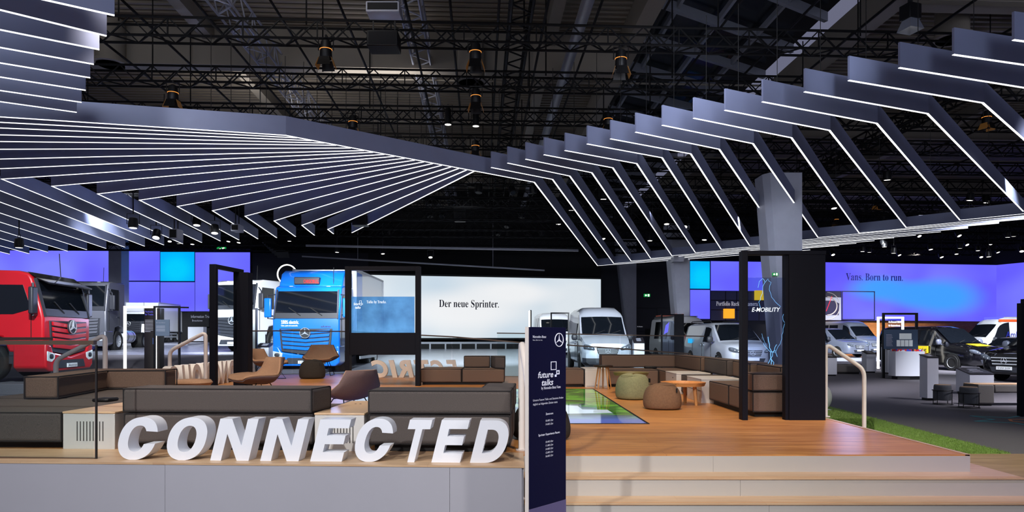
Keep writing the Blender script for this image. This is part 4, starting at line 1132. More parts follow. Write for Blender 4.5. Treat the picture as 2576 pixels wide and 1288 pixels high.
b = MB(); b.lathe([(.16, -.02), (.26, -.25)], 4, Matrix.Rotation(R(45), 4, 'Z'), caps=False); b.build('reflector_doors', 'roof_pipe', t)
b = MB(); b.box(-.1, .1, -.1, .1, -.03, -.022); b.build('lens', 'lens_white', t)
b = MB(); b.tube([(0, 0, .3), (0, 0, 1.0)], .05, 8); b.build('yoke', 'black_metal', t)
def head(px, py, Y, tilt, rot, label, group, s=1.0):
    Y = rowY(px, Y, -.21); p = W(px, py, Y)
    t = thing('stage_spotlight', label, 'spotlight', tuple(p), rot, group)
    M = Matrix.Rotation(R(tilt), 4, 'X') @ Matrix.Scale(s, 4)
    b = MB(); b.lathe([(.05, .3), (.14, .26), (.17, .05), (.16, -.06), (.13, -.08)], 14, M); b.build('housing', 'black_metal', t, smooth=40)
    b = MB(); b.lathe([(.01, -.082), (.125, -.082)], 14, M); b.build('lens', 'lens_white', t)
    b = MB(); b.tube([(-.2 * s, 0, .05 * s), (-.2 * s, 0, .42 * s), (.2 * s, 0, .42 * s), (.2 * s, 0, .05 * s)], .014, 5); drop(b, p, .42 * s); b.build('yoke', 'black_metal', t)
    return t
G1 = 'lit stage spotlights over the right side'
small = [(2225, 618), (2170, 630), (2187, 632), (2262, 640), (2248, 634), (2341, 625), (2368, 645), (2406, 637), (2412, 591), (2415, 622), (2460, 628), (2468, 645), (2487, 643), (2312, 592), (2432, 614), (2510, 633), (2535, 594), (2550, 592), (2095, 639), (2492, 612), (2222, 611), (2570, 630)]
for i, (x, y) in enumerate(small):
    head(x, y, 33.5 + (i % 4) * 3.15, rnd.uniform(-35, 5), rnd.uniform(-.5, .5), 'small black stage spotlight with lit lens under the far right trusses', G1, .8)
for (x, y, Y, l) in [(2232, 448, 27, 'black stage spotlight with lit lens beside the twelfth right-hand slat'), (2440, 500, 31, 'black stage spotlight with lit lens, left of the pair at the right end'), (2482, 505, 31, 'black stage spotlight with lit lens, right of the pair at the right end'),
                  (2098, 520, 32, 'black stage spotlight with lit lens right of the big column'), (1518, 497, 31, 'black stage spotlight with lit lens between the third and fourth right-hand slats'), (1437, 525, 34, 'black stage spotlight with lit lens between the first and second right-hand slats'),
                  (1677, 560, 34, 'bright stage spotlight between the sixth right-hand slats'), (1635, 602, 38, 'bright stage spotlight low between the fourth and fifth slats'), (1516, 598, 38, 'bright stage spotlight low between the first two right-hand slats'), (1405, 560, 38, 'stage spotlight left of the lowest slat of the right canopy'),
                  (1722, 568, 34, 'stage spotlight turned aside near the seventh right-hand slat'), (1772, 600, 38, 'stage spotlight low near the eighth right-hand slat'), (335, 568, 25, 'polished black stage spotlight among the left slats, left one'), (393, 594, 26, 'polished black stage spotlight among the left slats, lowest one'),
                  (495, 562, 27, 'polished black stage spotlight among the left slats, upper one'), (540, 582, 28, 'polished black stage spotlight among the left slats, right one'), (48, 618, 26, 'chrome dome spotlight at the far left below the slats')]:
    head(x, y, Y, rnd.uniform(-30, 10), rnd.uniform(-.8, .8), l, 'larger stage spotlights between the slats')
G2 = 'lit stage spotlights over the left side'
for (x, y) in [(427, 605), (450, 610), (484, 612), (575, 605), (601, 608), (848, 632), (963, 636), (1083, 645), (728, 604)]:
    head(x, y, 38, rnd.uniform(-25, 10), rnd.uniform(-1, 1), 'small stage spotlight with lit lens above the left walls', G2, .8)
G3 = 'dark stage spotlights in the far trusses'
for k in range(34):
    x = rnd.uniform(700, 1480); v = rnd.choice(ROWS[4:10])
    p = hx((x - CX) / F * v, v, 8.1)
    t = head(CX + F * p.x / p.y, HY - (8.05 - HC) * F / p.y, p.y, rnd.uniform(-40, 20), rnd.uniform(-1, 1), 'unlit black stage spotlight hanging in the far centre trusses', G3, 1.0)
    for c_ in t.children:
        if c_.name.startswith('lens'): c_.data.materials[0] = MATS['roof_glass']
# hanging box speakers and projector
def hang_box(name, label, cat, px0, px1, py0, py1, Y, m='black_metal', d=.5):
    if cat == 'loudspeaker': Y = rowY((px0 + px1) / 2, Y, -.21) - d / 2
    a = W(px0, py1, Y); c_ = W(px1, py0, Y)
    t = thing(name, label, cat, tuple(a))
    b = MB(); b.box(0, c_.x - a.x, 0, d, 0, c_.z - a.z); b.build('housing', m, t, bevel=.02)
    b = MB(); b.box(.04, c_.x - a.x - .04, -.006, 0, .04, c_.z - a.z - .04); b.build('front_grille', 'hall_black', t)
    zt_ = max(c_.z + .3, 8.4 if m != 'roof' else 9)  - a.z
    b = MB(); b.bar((.1, d / 2, c_.z - a.z), (.1, d / 2, zt_), .03); b.bar((c_.x - a.x - .1, d / 2, c_.z - a.z), (c_.x - a.x - .1, d / 2, zt_), .03)
    b.build('hanger', 'cable_black', t)
hang_box('projector', 'black projector case on the nearest truss near the photo top', 'projector', 922, 1000, 74, 114, 15.1)
hang_box('air_cooler', 'blue-grey ceiling unit at the top edge of the photo', 'air cooler', 920, 1004, 2, 28, 17.0, 'column_grey')
hang_box('loudspeaker', 'black hanging loudspeaker beside the innermost left slat', 'loudspeaker', 885, 922, 540, 566, 27.5)
hang_box('loudspeaker', 'grey box loudspeaker among the left slat ends', 'loudspeaker', 424, 446, 575, 600, 26.0, 'column_grey')
hang_box('loudspeaker', 'grey box loudspeaker behind the left slat tips near the photo third', 'loudspeaker', 580, 601, 563, 581, 28.0, 'column_grey')
hang_box('loudspeaker', 'black loudspeaker high in the centre trusses', 'loudspeaker', 1142, 1170, 519, 555, 33)
for i in range(7):
    a = R(8 + i * 7)
    p = W(677 + 4.0 * i + .3 * i * i, 610 + 5 * i, rowY(677, 39, -.21))
    b = MB(); b.box(-.35, .35, -.2, .2, -.052, .052, Matrix.Rotation(-a, 4, 'X'))
    if i == 0: b.bar((-.2, 0, .04), (-.2, 0, 8.3 - p.z), .03); b.bar((.2, 0, .04), (.2, 0, 8.3 - p.z), .03)
    o = b.build('line_array_cabinet', 'black_metal'); o.location = p
    tag(o, '%s cabinet from the top of the hanging loudspeaker line left of the blue truck' % ORD[i], 'loudspeaker', 'cabinets of the hanging loudspeaker line')
# thin lighting rails over the light screen
b = MB(); b.bar(W(770, 618, 36), W(1455, 630, 36), .14, .1)
tag(b.build('lighting_rail', 'truss_grey'), 'long grey lighting rail above the light screen', 'rail')
b = MB(); b.bar(W(760, 645, 40), W(1370, 680, 40), .08, .08)
q0 = W(900, 652, 40); q1 = W(1240, 672, 40)
for q in (q0, q1): b.bar(q, (q.x, q.y, 8.4), .03)
tag(b.build('lighting_rail', 'truss_grey'), 'thin lower lighting rail just above the light screen', 'rail')
# ---------------------------------------------------------------- LED walls
led_wall('led_blue', (100, 92, 255), (116, 124, 255), 1.0, [], (0, 0, 0))
led_wall('led_blue_left', (104, 96, 255), (128, 134, 255), 1.0, [(-28, 5.6, 5, 2.0)], (108, 140, 255))
led_wall('led_blue_soft', (96, 88, 255), (118, 124, 255), 1.0, [(1.4, 1.35, 1.4, 1.0)], (88, 150, 255))
led_wall('led_cyan', (0, 168, 255), (0, 190, 255), 1.0, [(1.1, .8, 1.6, 1.4)], (0, 206, 255))
led_wall('led_white_wall', (198, 216, 230), (222, 230, 236), .98, [(7.2, 1.7, 5.5, 1.7), (10.5, 2.9, 4.0, 1.1)], (240, 242, 244))
led_wall('led_right', (100, 92, 255), (122, 122, 255), 1.0, [(21.0, 4.7, 4.5, 2.0), (15.6, 5.3, 3.6, 1.3), (18.5, 4.9, 4, 1.4)], (64, 158, 255))
glow('led_orange', (255, 170, 40), 1.1)
glow('led_yellow', (250, 205, 40), 1.0)
mat('led_dark', (26, 27, 48), .4, emit=(30, 32, 62), es=.5, noise=(.6, .2))
mat('frame_navy', (18, 20, 70), .5)
mat('text_navy', (22, 26, 60), .5)
mat('text_blue', (20, 26, 120), .5, emit=(16, 22, 130), es=.4)
mat('dial_face', (150, 160, 190), .5, emit=(130, 142, 180), es=.22)
mat('dial_red', (220, 30, 60), .5, emit=(235, 40, 70), es=.9)
mat('grey_light', (176, 178, 192), .5)
mat('counter_white', (206, 208, 218), .4)
def rect(b, xa, xb, za, zb, y=0, d=.03): return b.box(xa, xb, y - d, y, za, zb)
def rect_frame(parent, xa, xb, za, zb, w, m, y=-.03, d=.02, name='frame'):
    b = MB(); rect(b, xa, xb, za, za + w, y, d); rect(b, xa, xb, zb - w, zb, y, d); rect(b, xa, xa + w, za, zb, y, d); rect(b, xb - w, xb, za, zb, y, d)
    return b.build(name, m, parent)
# left wall
YL = 47.0
t = thing('video_wall', 'blue and cyan video wall behind the trucks at the left', 'video wall', (0, YL, 0))
def lx(px): return (px - CX) / F * YL
def lz(py): return HC - (py - HY) / F * YL
b = MB(); rect(b, lx(-420), lx(630), lz(784), lz(626), .2, .17); b.build('back_panel', 'frame_navy', t)
for nm, m, a, c_, ya, yb in [('wide_panel', 'led_blue_left', -400, 304, 627, 783), ('panel', 'led_blue', 307, 402, 632, 706), ('panel', 'led_cyan', 404, 489, 634, 707), ('panel', 'led_blue', 491.5, 629, 635, 783), ('panel', 'led_blue', 310, 401.5, 709, 783), ('panel', 'led_blue', 404, 490, 710, 783)]:
    b = MB(); x0, z0 = lx(a), lz(yb)
    rect(b, 0, lx(c_) - x0, 0, lz(ya) - z0)
    o = b.build(nm, m, t); o.location = (x0, 0, z0)
    if m == 'led_cyan': o['label'] = 'bright cyan panel'
MATS['led_blue_left'].node_tree  # blobs are in the wide panel's own metres
b = MB(); b.box(-47, lx(630), YL + .25, YL + .6, 0, 9.5); struct(b.build('wall_left', 'hall_black'))
b = MB(); rect(b, lx(478), lx(530), lz(822), lz(785), YL - .1, .2)
o = tag(b.build('counter_sign', 'hall_black'), 'black information band on the wall behind the white box truck', 'sign')
text('Information Trucks', 'grey_light', o, (lx(486), YL - .32, lz(800)), 1.5, .2); text('Broschüren', 'grey_light', o, (lx(489), YL - .32, lz(809)), .7, .13)
b = MB(); rect(b, lx(490), lx(528), lz(858), lz(823), YL - .5, .5)
tag(b.build('counter', 'counter_white'), 'pale counter below the black information band', 'counter')
# light screen
P0, P1 = W(868, 0, 41.5), W(1510, 0, 44.9)
P0.z = P1.z = 0
LS = (P1 - P0).length
t = thing('light_screen', 'huge pale screen with one line of dark serif lettering, mid hall', 'screen', tuple(P0), math.atan2(P1.y - P0.y, P1.x - P0.x))
def on_line(px, A_, B_):
    m = (B_.y - A_.y) / (B_.x - A_.x); s = (px - CX) / F
    Y = (A_.y - m * A_.x) / (1 - m * s)
    return (Vector((s * Y, Y, 0)) - A_).length * (1 if s * Y >= A_.x else -1), Y
zt = HC + (850 - 697.5) * 43.3 / F
b = MB(); rect(b, 0, LS, 0, zt - HC, 0, .12)
o = b.build('screen_surface', 'led_white_wall', t); o.location = (0, 0, HC)
b = MB(); rect(b, -.1, LS + .12, HC - .1, zt + .12, .3, .28); b.build('back_frame', 'hall_black', t)
x, Y = on_line(1104, P0, P1); x2, Y2 = on_line(1254, P0, P1)
text('Der neue Sprinter.', 'text_navy', t, (x, -.14, HC + (850 - 773) * 43 / F), x2 - x, .44, ser=True)
t = thing('stage_plinth', 'low dark plinth with black openings under the pale screen', 'plinth', tuple(P0 + Vector((.2, -.6, .6))), math.atan2(P1.y - P0.y, P1.x - P0.x))
b = MB(); b.box(3, LS - 3, -.3, .4, 0, .62); b.build('body', 'grey_light', t)
b = MB(); 
for i in range(9): b.box(3.2 + i * .95, 4.05 + i * .95, -.32, -.29, .06, .5)
b.build('opening', 'hall_black', t)
b = MB(); b.box(-9.7, 6.0, 45.6, 45.9, 5.6, 12); struct(b.build('wall_dark_upper', 'hall_black'))
# right wall
K = 1.2
A_ = W(1733, 0, 42.3 * K); B_ = W(2508, 0, 45 * K); A_.z = B_.z = 0
rzR = math.atan2(B_.y - A_.y, B_.x - A_.x)
t = thing('video_wall', 'blue video wall with a dark serif slogan at the right', 'video wall', tuple(A_), rzR)
def rx(px): return on_line(px, A_, B_)[0]
def rzv(px, py): return HC - (py - HY) / F * on_line(px, A_, B_)[1]
b = MB(); rect(b, rx(1733), rx(2509), rzv(2200, 807), rzv(2300, 662), .25, .2); b.build('back_panel', 'frame_navy', t)
for nm, m, a, c_, ya, yb in [('panel', 'led_cyan', 1736, 1785, 657, 726), ('panel', 'led_blue', 1736, 1785.5, 729, 802), ('panel', 'led_blue', 1788, 2074, 657, 731), ('dark_panel', 'led_dark', 1788, 2115, 733, 806)]:
    b = MB(); x0 = rx(a); zb = rzv(a, yb)
    rect(b, 0, rx(c_) - x0, 0, rzv(a, ya) - zb)
    o = b.build(nm, m, t); o.location = (x0, 0, zb)
    if m == 'led_cyan': o['label'] = 'bright cyan panel'
b = MB(); x0 = rx(2074.5)
pts = [(rx(2074.5), rzv(2074.5, 732)), (rx(2117), rzv(2117, 732)), (rx(2117), rzv(2117, 805)), (rx(2508), rzv(2508, 809)), (rx(2508), rzv(2508, 667)), (rx(2074.5), rzv(2074.5, 660))]
b.front(pts, -.03, 0); b.build('wide_panel', 'led_right', t)
rect_frame(t, rx(2117), rx(2200), rzv(2117, 805), rzv(2117, 732), .07, 'frame_navy')
text('Vans. Born to run.', 'text_blue', t, (rx(2127), -.05, rzv(2127, 705)), rx(2270) - rx(2127), .53, ser=True)
text('Portfolio Ruckfahrkamera.', 'print_white', t, (rx(1801), -.05, rzv(1801, 769)), rx(1907) - rx(1801), .31, ser=True)
b = MB()
for px in (1858.4, 1861.6): b.box(rx(px) - .02, rx(px) + .02, -.055, -.05, rzv(1860, 761.2), rzv(1860, 759.6))
b.build('umlaut', 'print_white', t)
for nm, m, a, c_, ya, yb in [('lit_cube', 'led_orange', 1819, 1844, 777, 801), ('lit_cube', 'led_yellow', 1897, 1925, 731, 755)]:
    b = MB(); rect(b, rx(a), rx(c_), rzv(a, yb), rzv(a, ya), -.03, .25); b.build(nm, m, t)
b = MB()
for px in (1824, 1852, 1880, 1908, 1936, 1966, 1996, 2026, 2056): b.box(rx(px), rx(px) + .05, -.045, -.03, rzv(px, 806), rzv(px, 733))
for py in (757, 781): b.box(rx(1788), rx(2074), -.045, -.03, rzv(1900, py), rzv(1900, py) + .05)
b.build('panel_seam', 'hall_black', t)
# dial picture
b = MB(); cx_, cz_ = rx(2080), rzv(2080, 770)
b.tube([(cx_ + 1.05 * math.cos(R(a)), -.05, cz_ + 1.05 * math.sin(R(a))) for a in range(-90, 100, 10)], .03, 5)
b.tube([(cx_ + .8 * math.cos(R(a)), -.05, cz_ + .7 * math.sin(R(a))) for a in range(-90, 100, 10)], .05, 5)
b.build('dial_ring', 'grey_light', t)
b = MB(); rect(b, rx(2076), rx(2115), rzv(2080, 805), rzv(2080, 748), -.032, .012); b.build('dial_face', 'dial_face', t)
b = MB(); b.front([(cx_ - .3, cz_ - .7), (cx_ + .95, cz_ - .7), (cx_ + 1.0, cz_ + .2), (cx_ + .6, cz_ + .42), (cx_ - .3, cz_ + .42)], -.046, -.04); b.build('dial_window', 'frame_navy', t)
b = MB(); b.bar((cx_ - .1, -.06, cz_ - .4), (cx_ + .38, -.06, cz_ + .75), .07, .02); b.build('dial_needle', 'dial_red', t)
C2 = B_ + Vector((3.5, -8.5, 0))
t = thing('video_wall', 'blue side return of the video wall at the right picture edge', 'video wall', tuple(B_), math.atan2(C2.y - B_.y, C2.x - B_.x))
b = MB(); rect(b, 0.02, 9, HC + 41 * 54 / F, HC + 183 * 54 / F, 0, .1); b.build('panel', 'led_right', t)
def wall_piece(nm, m, a, c_, ya, yb, off):
    b = MB(); Tm = Matrix.Translation(A_) @ Matrix.Rotation(rzR, 4, 'Z')
    x0, x1 = rx(a), rx(c_)
    b.box(x0, x1, off, off + .2, max(0, rzv(a, yb)), rzv(a, ya), Tm)
    return struct(b.build(nm, m))
wall_piece('wall_wood', 'wall_wood', 2070, 2509, 806, 905, .3)
wall_piece('wall_right_dark', 'hall_black', 1720, 2070, 806, 905, .35)
wall_piece('wall_right_upper', 'hall_black', 1640, 2900, 480, 662, .5)
b = MB(); b.add([tuple(B_), tuple(C2), tuple(C2 + Vector((0, 0, 2.6))), tuple(B_ + Vector((0, 0, 2.6)))], [(0, 1, 2, 3)]); struct(b.build('wall_return', 'wall_wood', thick=.1))

# ---------------------------------------------------------------- exit signs
glow('exit_green', (20, 150, 70), 1.0)
def exit_sign(label, px, py, Y, w=.62, flip=False):
    p = W(px, py, Y); t = thing('exit_sign', label, 'exit sign', tuple(p), 0, 'green exit signs', w / .62); w = .62
    b = MB(); b.box(-w / 2, w / 2, -.05, .05, -.15, .15); b.build('panel', 'exit_green', t)
    b = MB(); b.front([(-.22, .0), (-.1, .1), (-.1, .04), (-.03, .04), (-.03, -.04), (-.1, -.04), (-.1, -.1)], -.06, -.05)
    b.box(.08, .22, -.06, -.05, -.11, .11); b.build('pictogram', 'lens_white', t)
    b = MB(); b.box(.12, .15, -.065, -.06, -.09, .05); b.box(.16, .19, -.065, -.06, -.09, .02); b.build('running_figure', 'exit_green', t)
exit_sign('green exit sign on the navy wall between the two columns', 1627.5, 743, 46.16, .42)
exit_sign('small green exit sign above the blue left video wall', 557, 627, 47.2)
exit_sign('green exit sign on the big column above the lightning screen', 1950, 690, 22.48, .2)

# ---------------------------------------------------------------- vehicles
def paint(name, c, metal=0, rough=.3, coat=.8): return mat(name, c, rough, metal, coat=coat)
paint('paint_red', (196, 22, 34)); paint('paint_blue', (8, 112, 226)); paint('paint_grey', (104, 106, 116), .3, .35); paint('paint_white', (226, 228, 234))
paint('paint_silver', (184, 190, 204), .25, .34); paint('paint_black', (10, 10, 14), 0, .12); paint('paint_steel', (116, 122, 140), .25, .34)
mat('screen_dark', (14, 18, 24), .06, coat=.3); mat('rubber', (18, 18, 19), .75); mat('plastic_dark', (44, 46, 54), .5)
mat('grille_black', (15, 16, 20), .5); mat('chrome', (222, 226, 234), .22, metal=.55); mat('alloy', (168, 172, 180), .35, metal=.25)
mat('headlight', (210, 218, 226), .12, metal=.5, emit=(230, 240, 255), es=.35)
mat('lamp_glass', (96, 104, 116), .08, metal=.3, coat=1); mat('plate_white', (220, 222, 226), .5); mat('orange_stripe', (240, 90, 40), .4, coat=.5); mat('taxi_yellow', (250, 225, 30), .5, emit=(250, 225, 30), es=.25)
mat('amber_lens', (230, 120, 30), .3); mat('tail_red', (190, 20, 24), .3, emit=(190, 20, 24), es=.3); mat('film_grey', (70, 74, 88), .4)
mat('confetti', (180, 40, 50), .6)
nt = MATS['confetti'].node_tree; _v = nt.nodes.new('ShaderNodeTexVoronoi'); _v.inputs['Scale'].default_value = 14
_c = nt.nodes.new('ShaderNodeValToRGB'); _c.color_ramp.interpolation = 'CONSTANT'
_e = _c.color_ramp.elements
_e[0].color = (*lin((214, 30, 40)), 1); _e[1].position = .3; _e[1].color = (*lin((40, 70, 200)), 1)
for p_, c__ in ((.5, (235, 235, 240)), (.65, (240, 120, 40)), (.8, (30, 32, 60))):
    q_ = _e.new(p_); q_.color = (*lin(c__), 1)
_s = nt.nodes.new('ShaderNodeSeparateColor'); _t = nt.nodes.new('ShaderNodeTexCoord')
nt.links.new(_t.outputs['Object'], _v.inputs[0]); nt.links.new(_v.outputs['Color'], _s.inputs[0]); nt.links.new(_s.outputs[0], _c.inputs[0]); nt.links.new(_c.outputs[0], nt.nodes['Principled BSDF'].inputs['Base Color'])
def wheel(parent, x, y, r, w, s, rim='alloy', spokes=10, hub=.6):
    """wheel with its outer face at x, on side s"""
    M = Matrix.Translation((x, y, r)) @ Matrix.Rotation(R(90) * s, 4, 'Y')
    b = MB(); b.lathe([(r * hub, -w), (r * .93, -w), (r, -w * .82), (r, -w * .15), (r * .93, 0), (r * hub * 1.02, -.005), (r * hub, -w * .3)], 32, M, caps=False)
    wh = b.build('wheel', 'rubber', parent, smooth=40)
    b = MB(); b.lathe([(.001, -w * .25), (r * hub * .3, -w * .22), (r * hub * .35, -w * .34), (r * hub * .96, -w * .36), (r * hub * 1.0, -.01), (r * hub * 1.06, .002)], 32, M, caps=False)
    for i in range(spokes):
        a = 2 * math.pi * i / spokes
        b.add([tuple(M @ Vector(p)) for p in [(r * .14 * math.cos(a) - r * .03 * math.sin(a), r * .14 * math.sin(a) + r * .03 * math.cos(a), -w * .12), (r * hub * math.cos(a) - r * .035 * math.sin(a), r * hub * math.sin(a) + r * .035 * math.cos(a), -.012),
                                              (r * hub * math.cos(a) + r * .035 * math.sin(a), r * hub * math.sin(a) - r * .035 * math.cos(a), -.012), (r * .14 * math.cos(a) + r * .03 * math.sin(a), r * .14 * math.sin(a) - r * .03 * math.cos(a), -w * .12)]], [(0, 1, 2, 3)])
    b.build('rim', rim, wh, smooth=40, fix=False)
    return wh
def ellipsoid(b, c, rx_, ry_, rz_, nu=16, nv=8, p=2.6):
    def sg(v, e): return math.copysign(abs(v) ** e, v)
    vs = []
    for j in range(nv + 1):
        ph = -math.pi / 2 + math.pi * j / nv
        for i in range(nu):
            th = 2 * math.pi * i / nu; e = 2 / p
            vs.append((c[0] + rx_ * sg(math.cos(ph), e) * sg(math.cos(th), e), c[1] + ry_ * sg(math.cos(ph), e) * sg(math.sin(th), e), c[2] + rz_ * sg(math.sin(ph), e)))
    return b.add(vs, [(j * nu + i, j * nu + (i + 1) % nu, (j + 1) * nu + (i + 1) % nu, (j + 1) * nu + i) for j in range(nv) for i in range(nu)])
VITO = dict(st=[(0, .34, .60, .76, .60, .64, .58), (.05, .27, .72, .90, .78, .80, .72), (.22, .23, .84, .99, .91, .92, .82), (.6, .22, .93, 1.06, .95, .95, .86), (1.1, .22, 1.0, 1.13, .96, .96, .87),
               (1.95, .22, 1.05, 1.80, .96, .96, .76), (2.35, .22, 1.07, 1.89, .96, .96, .75), (4.6, .25, 1.08, 1.90, .96, .96, .75), (5.04, .3, 1.08, 1.86, .95, .95, .73), (5.14, .36, 1.05, 1.76, .92, .92, .68)],
            ws=(1.14, 1.95), ax=(.95, 4.15), r=.34, door=(1.75, 2.75), hl=(.66, .12, .79, .2, .16, .10), gr=(.40, .58, .80), mir=(1.45, 1.12))
LUX = dict(VITO, gr=(.5, .52, .86))
SPR = dict(st=[(0, .40, .78, .98, .64, .68, .62), (.05, .32, .9, 1.12, .84, .86, .76), (.25, .27, 1.0, 1.22, .97, .98, .86), (.6, .26, 1.12, 1.37, 1.0, 1.0, .9), (1.0, .26, 1.2, 1.47, 1.0, 1.0, .92),
              (1.6, .26, 1.24, 2.12, 1.0, 1.0, .89), (1.75, .26, 1.25, 2.38, 1.0, 1.0, .87), (2.0, .26, 1.25, 2.55, 1.0, 1.0, .84), (2.4, .28, 1.25, 2.65, 1.0, 1.0, .82), (5.6, .3, 1.25, 2.67, 1.0, 1.0, .82), (5.85, .36, 1.25, 2.55, .97, .97, .78)],
           ws=(1.03, 1.66), ax=(1.0, 4.6), r=.36, door=(1.45, 2.4), hl=(.72, .1, .98, .2, .16, .11), gr=(.46, .72, .98), mir=(1.35, 1.3))
CARS = dict(st=[(0, .35, .55, .62, .6, .62, .56), (.06, .25, .66, .78, .76, .78, .7), (.3, .2, .76, .88, .88, .88, .78), (1.2, .2, .9, .98, .9, .9, .8), (2.0, .2, .95, 1.42, .9, .9, .62), (2.6, .2, .96, 1.5, .9, .9, .6), (3.9, .22, .98, 1.42, .9, .9, .58), (4.5, .28, .95, 1.05, .86, .86, .6), (4.6, .35, .9, .98, .82, .82, .56)],
            ws=(1.22, 2.0), ax=(.85, 3.7), r=.33, door=(1.9, 2.9), hl=(.66, .12, .68, .18, .14, .08), gr=(.4, .45, .66), mir=(1.75, .98))
def st_at(st, y):
    for a, c_ in zip(st[:-1], st[1:]):
        if y <= c_[0]:
            f = (y - a[0]) / (c_[0] - a[0]); return [a[k] * (1 - f) + c_[k] * f for k in range(7)]
    return list(st[-1])
def van(label, loc, rz, spec, body, group='vans on the show floor', sc=1.0, windows=True, lower=None, plate=None, cat='van', rim='alloy', nm='van', glass_sides=((2.85, 3.75), (3.85, 4.9))):
    t = thing(nm, label, cat, loc, rz, group, sc)
    st = spec['st']
    def ring(s):
        y, zb, zl, zr, wb, wl, wr = s
        P = [(wb * .86, zb), (wb, zb + .14 * (zl - zb)), ((wb + wl) / 2 + .015, (zb + zl) / 2), (wl, zl), (wl + (wr - wl) * .5, zl + (zr - zl) * .55), (wr + .035, zr - .1 * (zr - zl)), (wr * .82, zr + .012), (wr * .4, zr + .028)]
        return [(p[0], y, p[1]) for p in P] + [(-p[0], y, p[1]) for p in reversed(P)]
    fine = []
    for a, c_ in zip(st[:-1], st[1:]):
        fine.append(a)
        if c_[0] - a[0] > .3: fine.append(tuple(st_at(st, (a[0] + c_[0]) / 2)))
    fine.append(st[-1])
    b = MB(); b.loft([ring(s) for s in fine]); b.build('body', body, t, smooth=42)
    # windscreen
    ya, yb = spec['ws']
    def wsf(u, v):
        y = ya + (yb - ya) * v; s = st_at(st, y); x = (u * 2 - 1) * s[6] * .96
        return (x, y - .018, s[3] + .028 * (1 - (x / s[6]) ** 2) + .012)
    b = MB(); b.grid(wsf, 8, 5); b.build('windscreen', 'screen_dark', t, smooth=60)
    for x in (-.35, .3): b = MB(); b.bar((x, ya - .02, st_at(st, ya)[3] + .04), (x + .42, ya + .12, st_at(st, ya + .12)[3] + .05), .02); b.build('wiper', 'rubber', t)
    def swin(y0, y1, t0, t1, sl, nm='side_window', cut=0):
        for s_ in (-1, 1):
            def fn(u, v):
                yA = y0 + cut * v; y = yA + (y1 - yA) * u; tt_ = t0 + (t1 - t0) * v; q = st_at(st, y)
                x = q[5] + (q[6] - q[5]) * tt_ * .95 + .02; z = q[2] + (q[3] - q[2]) * tt_
                return (s_ * x, y, z)
            b = MB(); b.grid(fn, 5, 3); b.build(nm, 'screen_dark', t, smooth=60)
    d0, d1 = spec['door']
    swin(d0 - .22, d1 - .08, .06, .8, 0, cut=.5 if spec is not SPR else .42)
    if windows:
        for (a, c_) in glass_sides: swin(a, c_, .06, .8, 0)
    # door joints and handles
    b = MB()
    for s_ in (-1, 1):
        for y in ((d0, d1, st[-3][0] - .7) if len(st) > 9 else (d0, d1)):
            q = st_at(st, y)
            b.bar((s_ * (q[4] + .018), y, q[1] + .12), (s_ * (q[5] + .016), y, q[2]), .012)
    b.build('door_joint', 'rubber', t)
    for s_ in (-1, 1):
        for y in (d1 - .16, d1 + .18):
            q = st_at(st, y); b = MB(); b.bar((s_ * (q[5] + .02), y - .07, q[2] - .08), (s_ * (q[5] + .02), y + .07, q[2] - .08), .03, .03); b.build('door_handle', body, t)
    # face
    hx_, hy_, hz_, a1, a2, a3 = spec['hl']
    for s_ in (-1, 1):
        b = MB(); vs = []
        ellipsoid(b, (0, 0, 0), a1 * 1.15, a2 * 1.02, a3 * .95, p=3.2)
        b.v = [(s_ * hx_ + x, hy_ + y, hz_ + z * (1 if x * s_ > 0 else .8) + .28 * x * s_) for (x, y, z) in b.v]
        h = b.build('headlight', 'lamp_glass', t, smooth=60)
        b = MB()
        for q_ in (-.45, .25): ellipsoid(b, (s_ * hx_ + s_ * q_ * a1, hy_ - a2 * .62, hz_ + .28 * q_ * a1), a1 * .2, a2 * .42, a3 * .42, p=2)
        b.build('lamp_insert', 'headlight', h, smooth=60)
        my, mz = spec['mir']; q = st_at(st, my)
        b = MB(); ellipsoid(b, (s_ * (q[5] + .16), my, mz + .1), .13, .08, .13); b.bar((s_ * (q[5] - .02), my + .02, mz), (s_ * (q[5] + .12), my, mz + .03), .05)
        b.build('wing_mirror', 'plastic_dark' if body != 'paint_black' else 'paint_steel', t, smooth=60)
    gw, g0, g1 = spec['gr']
    b = MB(); b.front([(-gw, g1), (gw, g1), (gw * .82, g0), (-gw * .82, g0)], -.025, .06); g = b.build('grille', 'grille_black', t, bevel=.01)
    b = MB()
    for k in range(3):
        z = g0 + (g1 - g0) * (.2 + .3 * k); w_ = gw * (.84 + .16 * (z - g0) / (g1 - g0)) - .03; b.box(-w_, w_, -.045, -.02, z - .016, z + .016)
    b.build('grille_bar', 'chrome', g)
    star(t, (0, -.055, (g0 + g1) / 2), .1, 'chrome')
    b = MB(); z0 = st[1][1]
    b.front([(-.52, z0 + .22), (.52, z0 + .22), (.44, z0 + .06), (-.44, z0 + .06)], -.015, .08); b.build('lower_intake', 'plastic_dark', t)
    if lower:
        b = MB(); b.loft([[(x * 1.012, y - .012, z) for (x, y, z) in (lambda q: [(q[4] * .86, q[0], q[1] - .01), (q[4], q[0], q[1] + .14 * (q[2] - q[1])), (q[4] + .008, q[0], q[1] + .42 * (q[2] - q[1]))])(s)] + [(-x * 1.012, y - .012, z) for (x, y, z) in reversed((lambda q: [(q[4] * .86, q[0], q[1] - .01), (q[4], q[0], q[1] + .14 * (q[2] - q[1])), (q[4] + .008, q[0], q[1] + .42 * (q[2] - q[1]))])(s))] for s in st[:3]], caps=True)
        b.build('bumper', lower, t, smooth=42)
    b = MB(); b.box(-.26, .26, -.055, -.03, z0 + .13, z0 + .24); p_ = b.build('number_plate', 'plate_white', t)
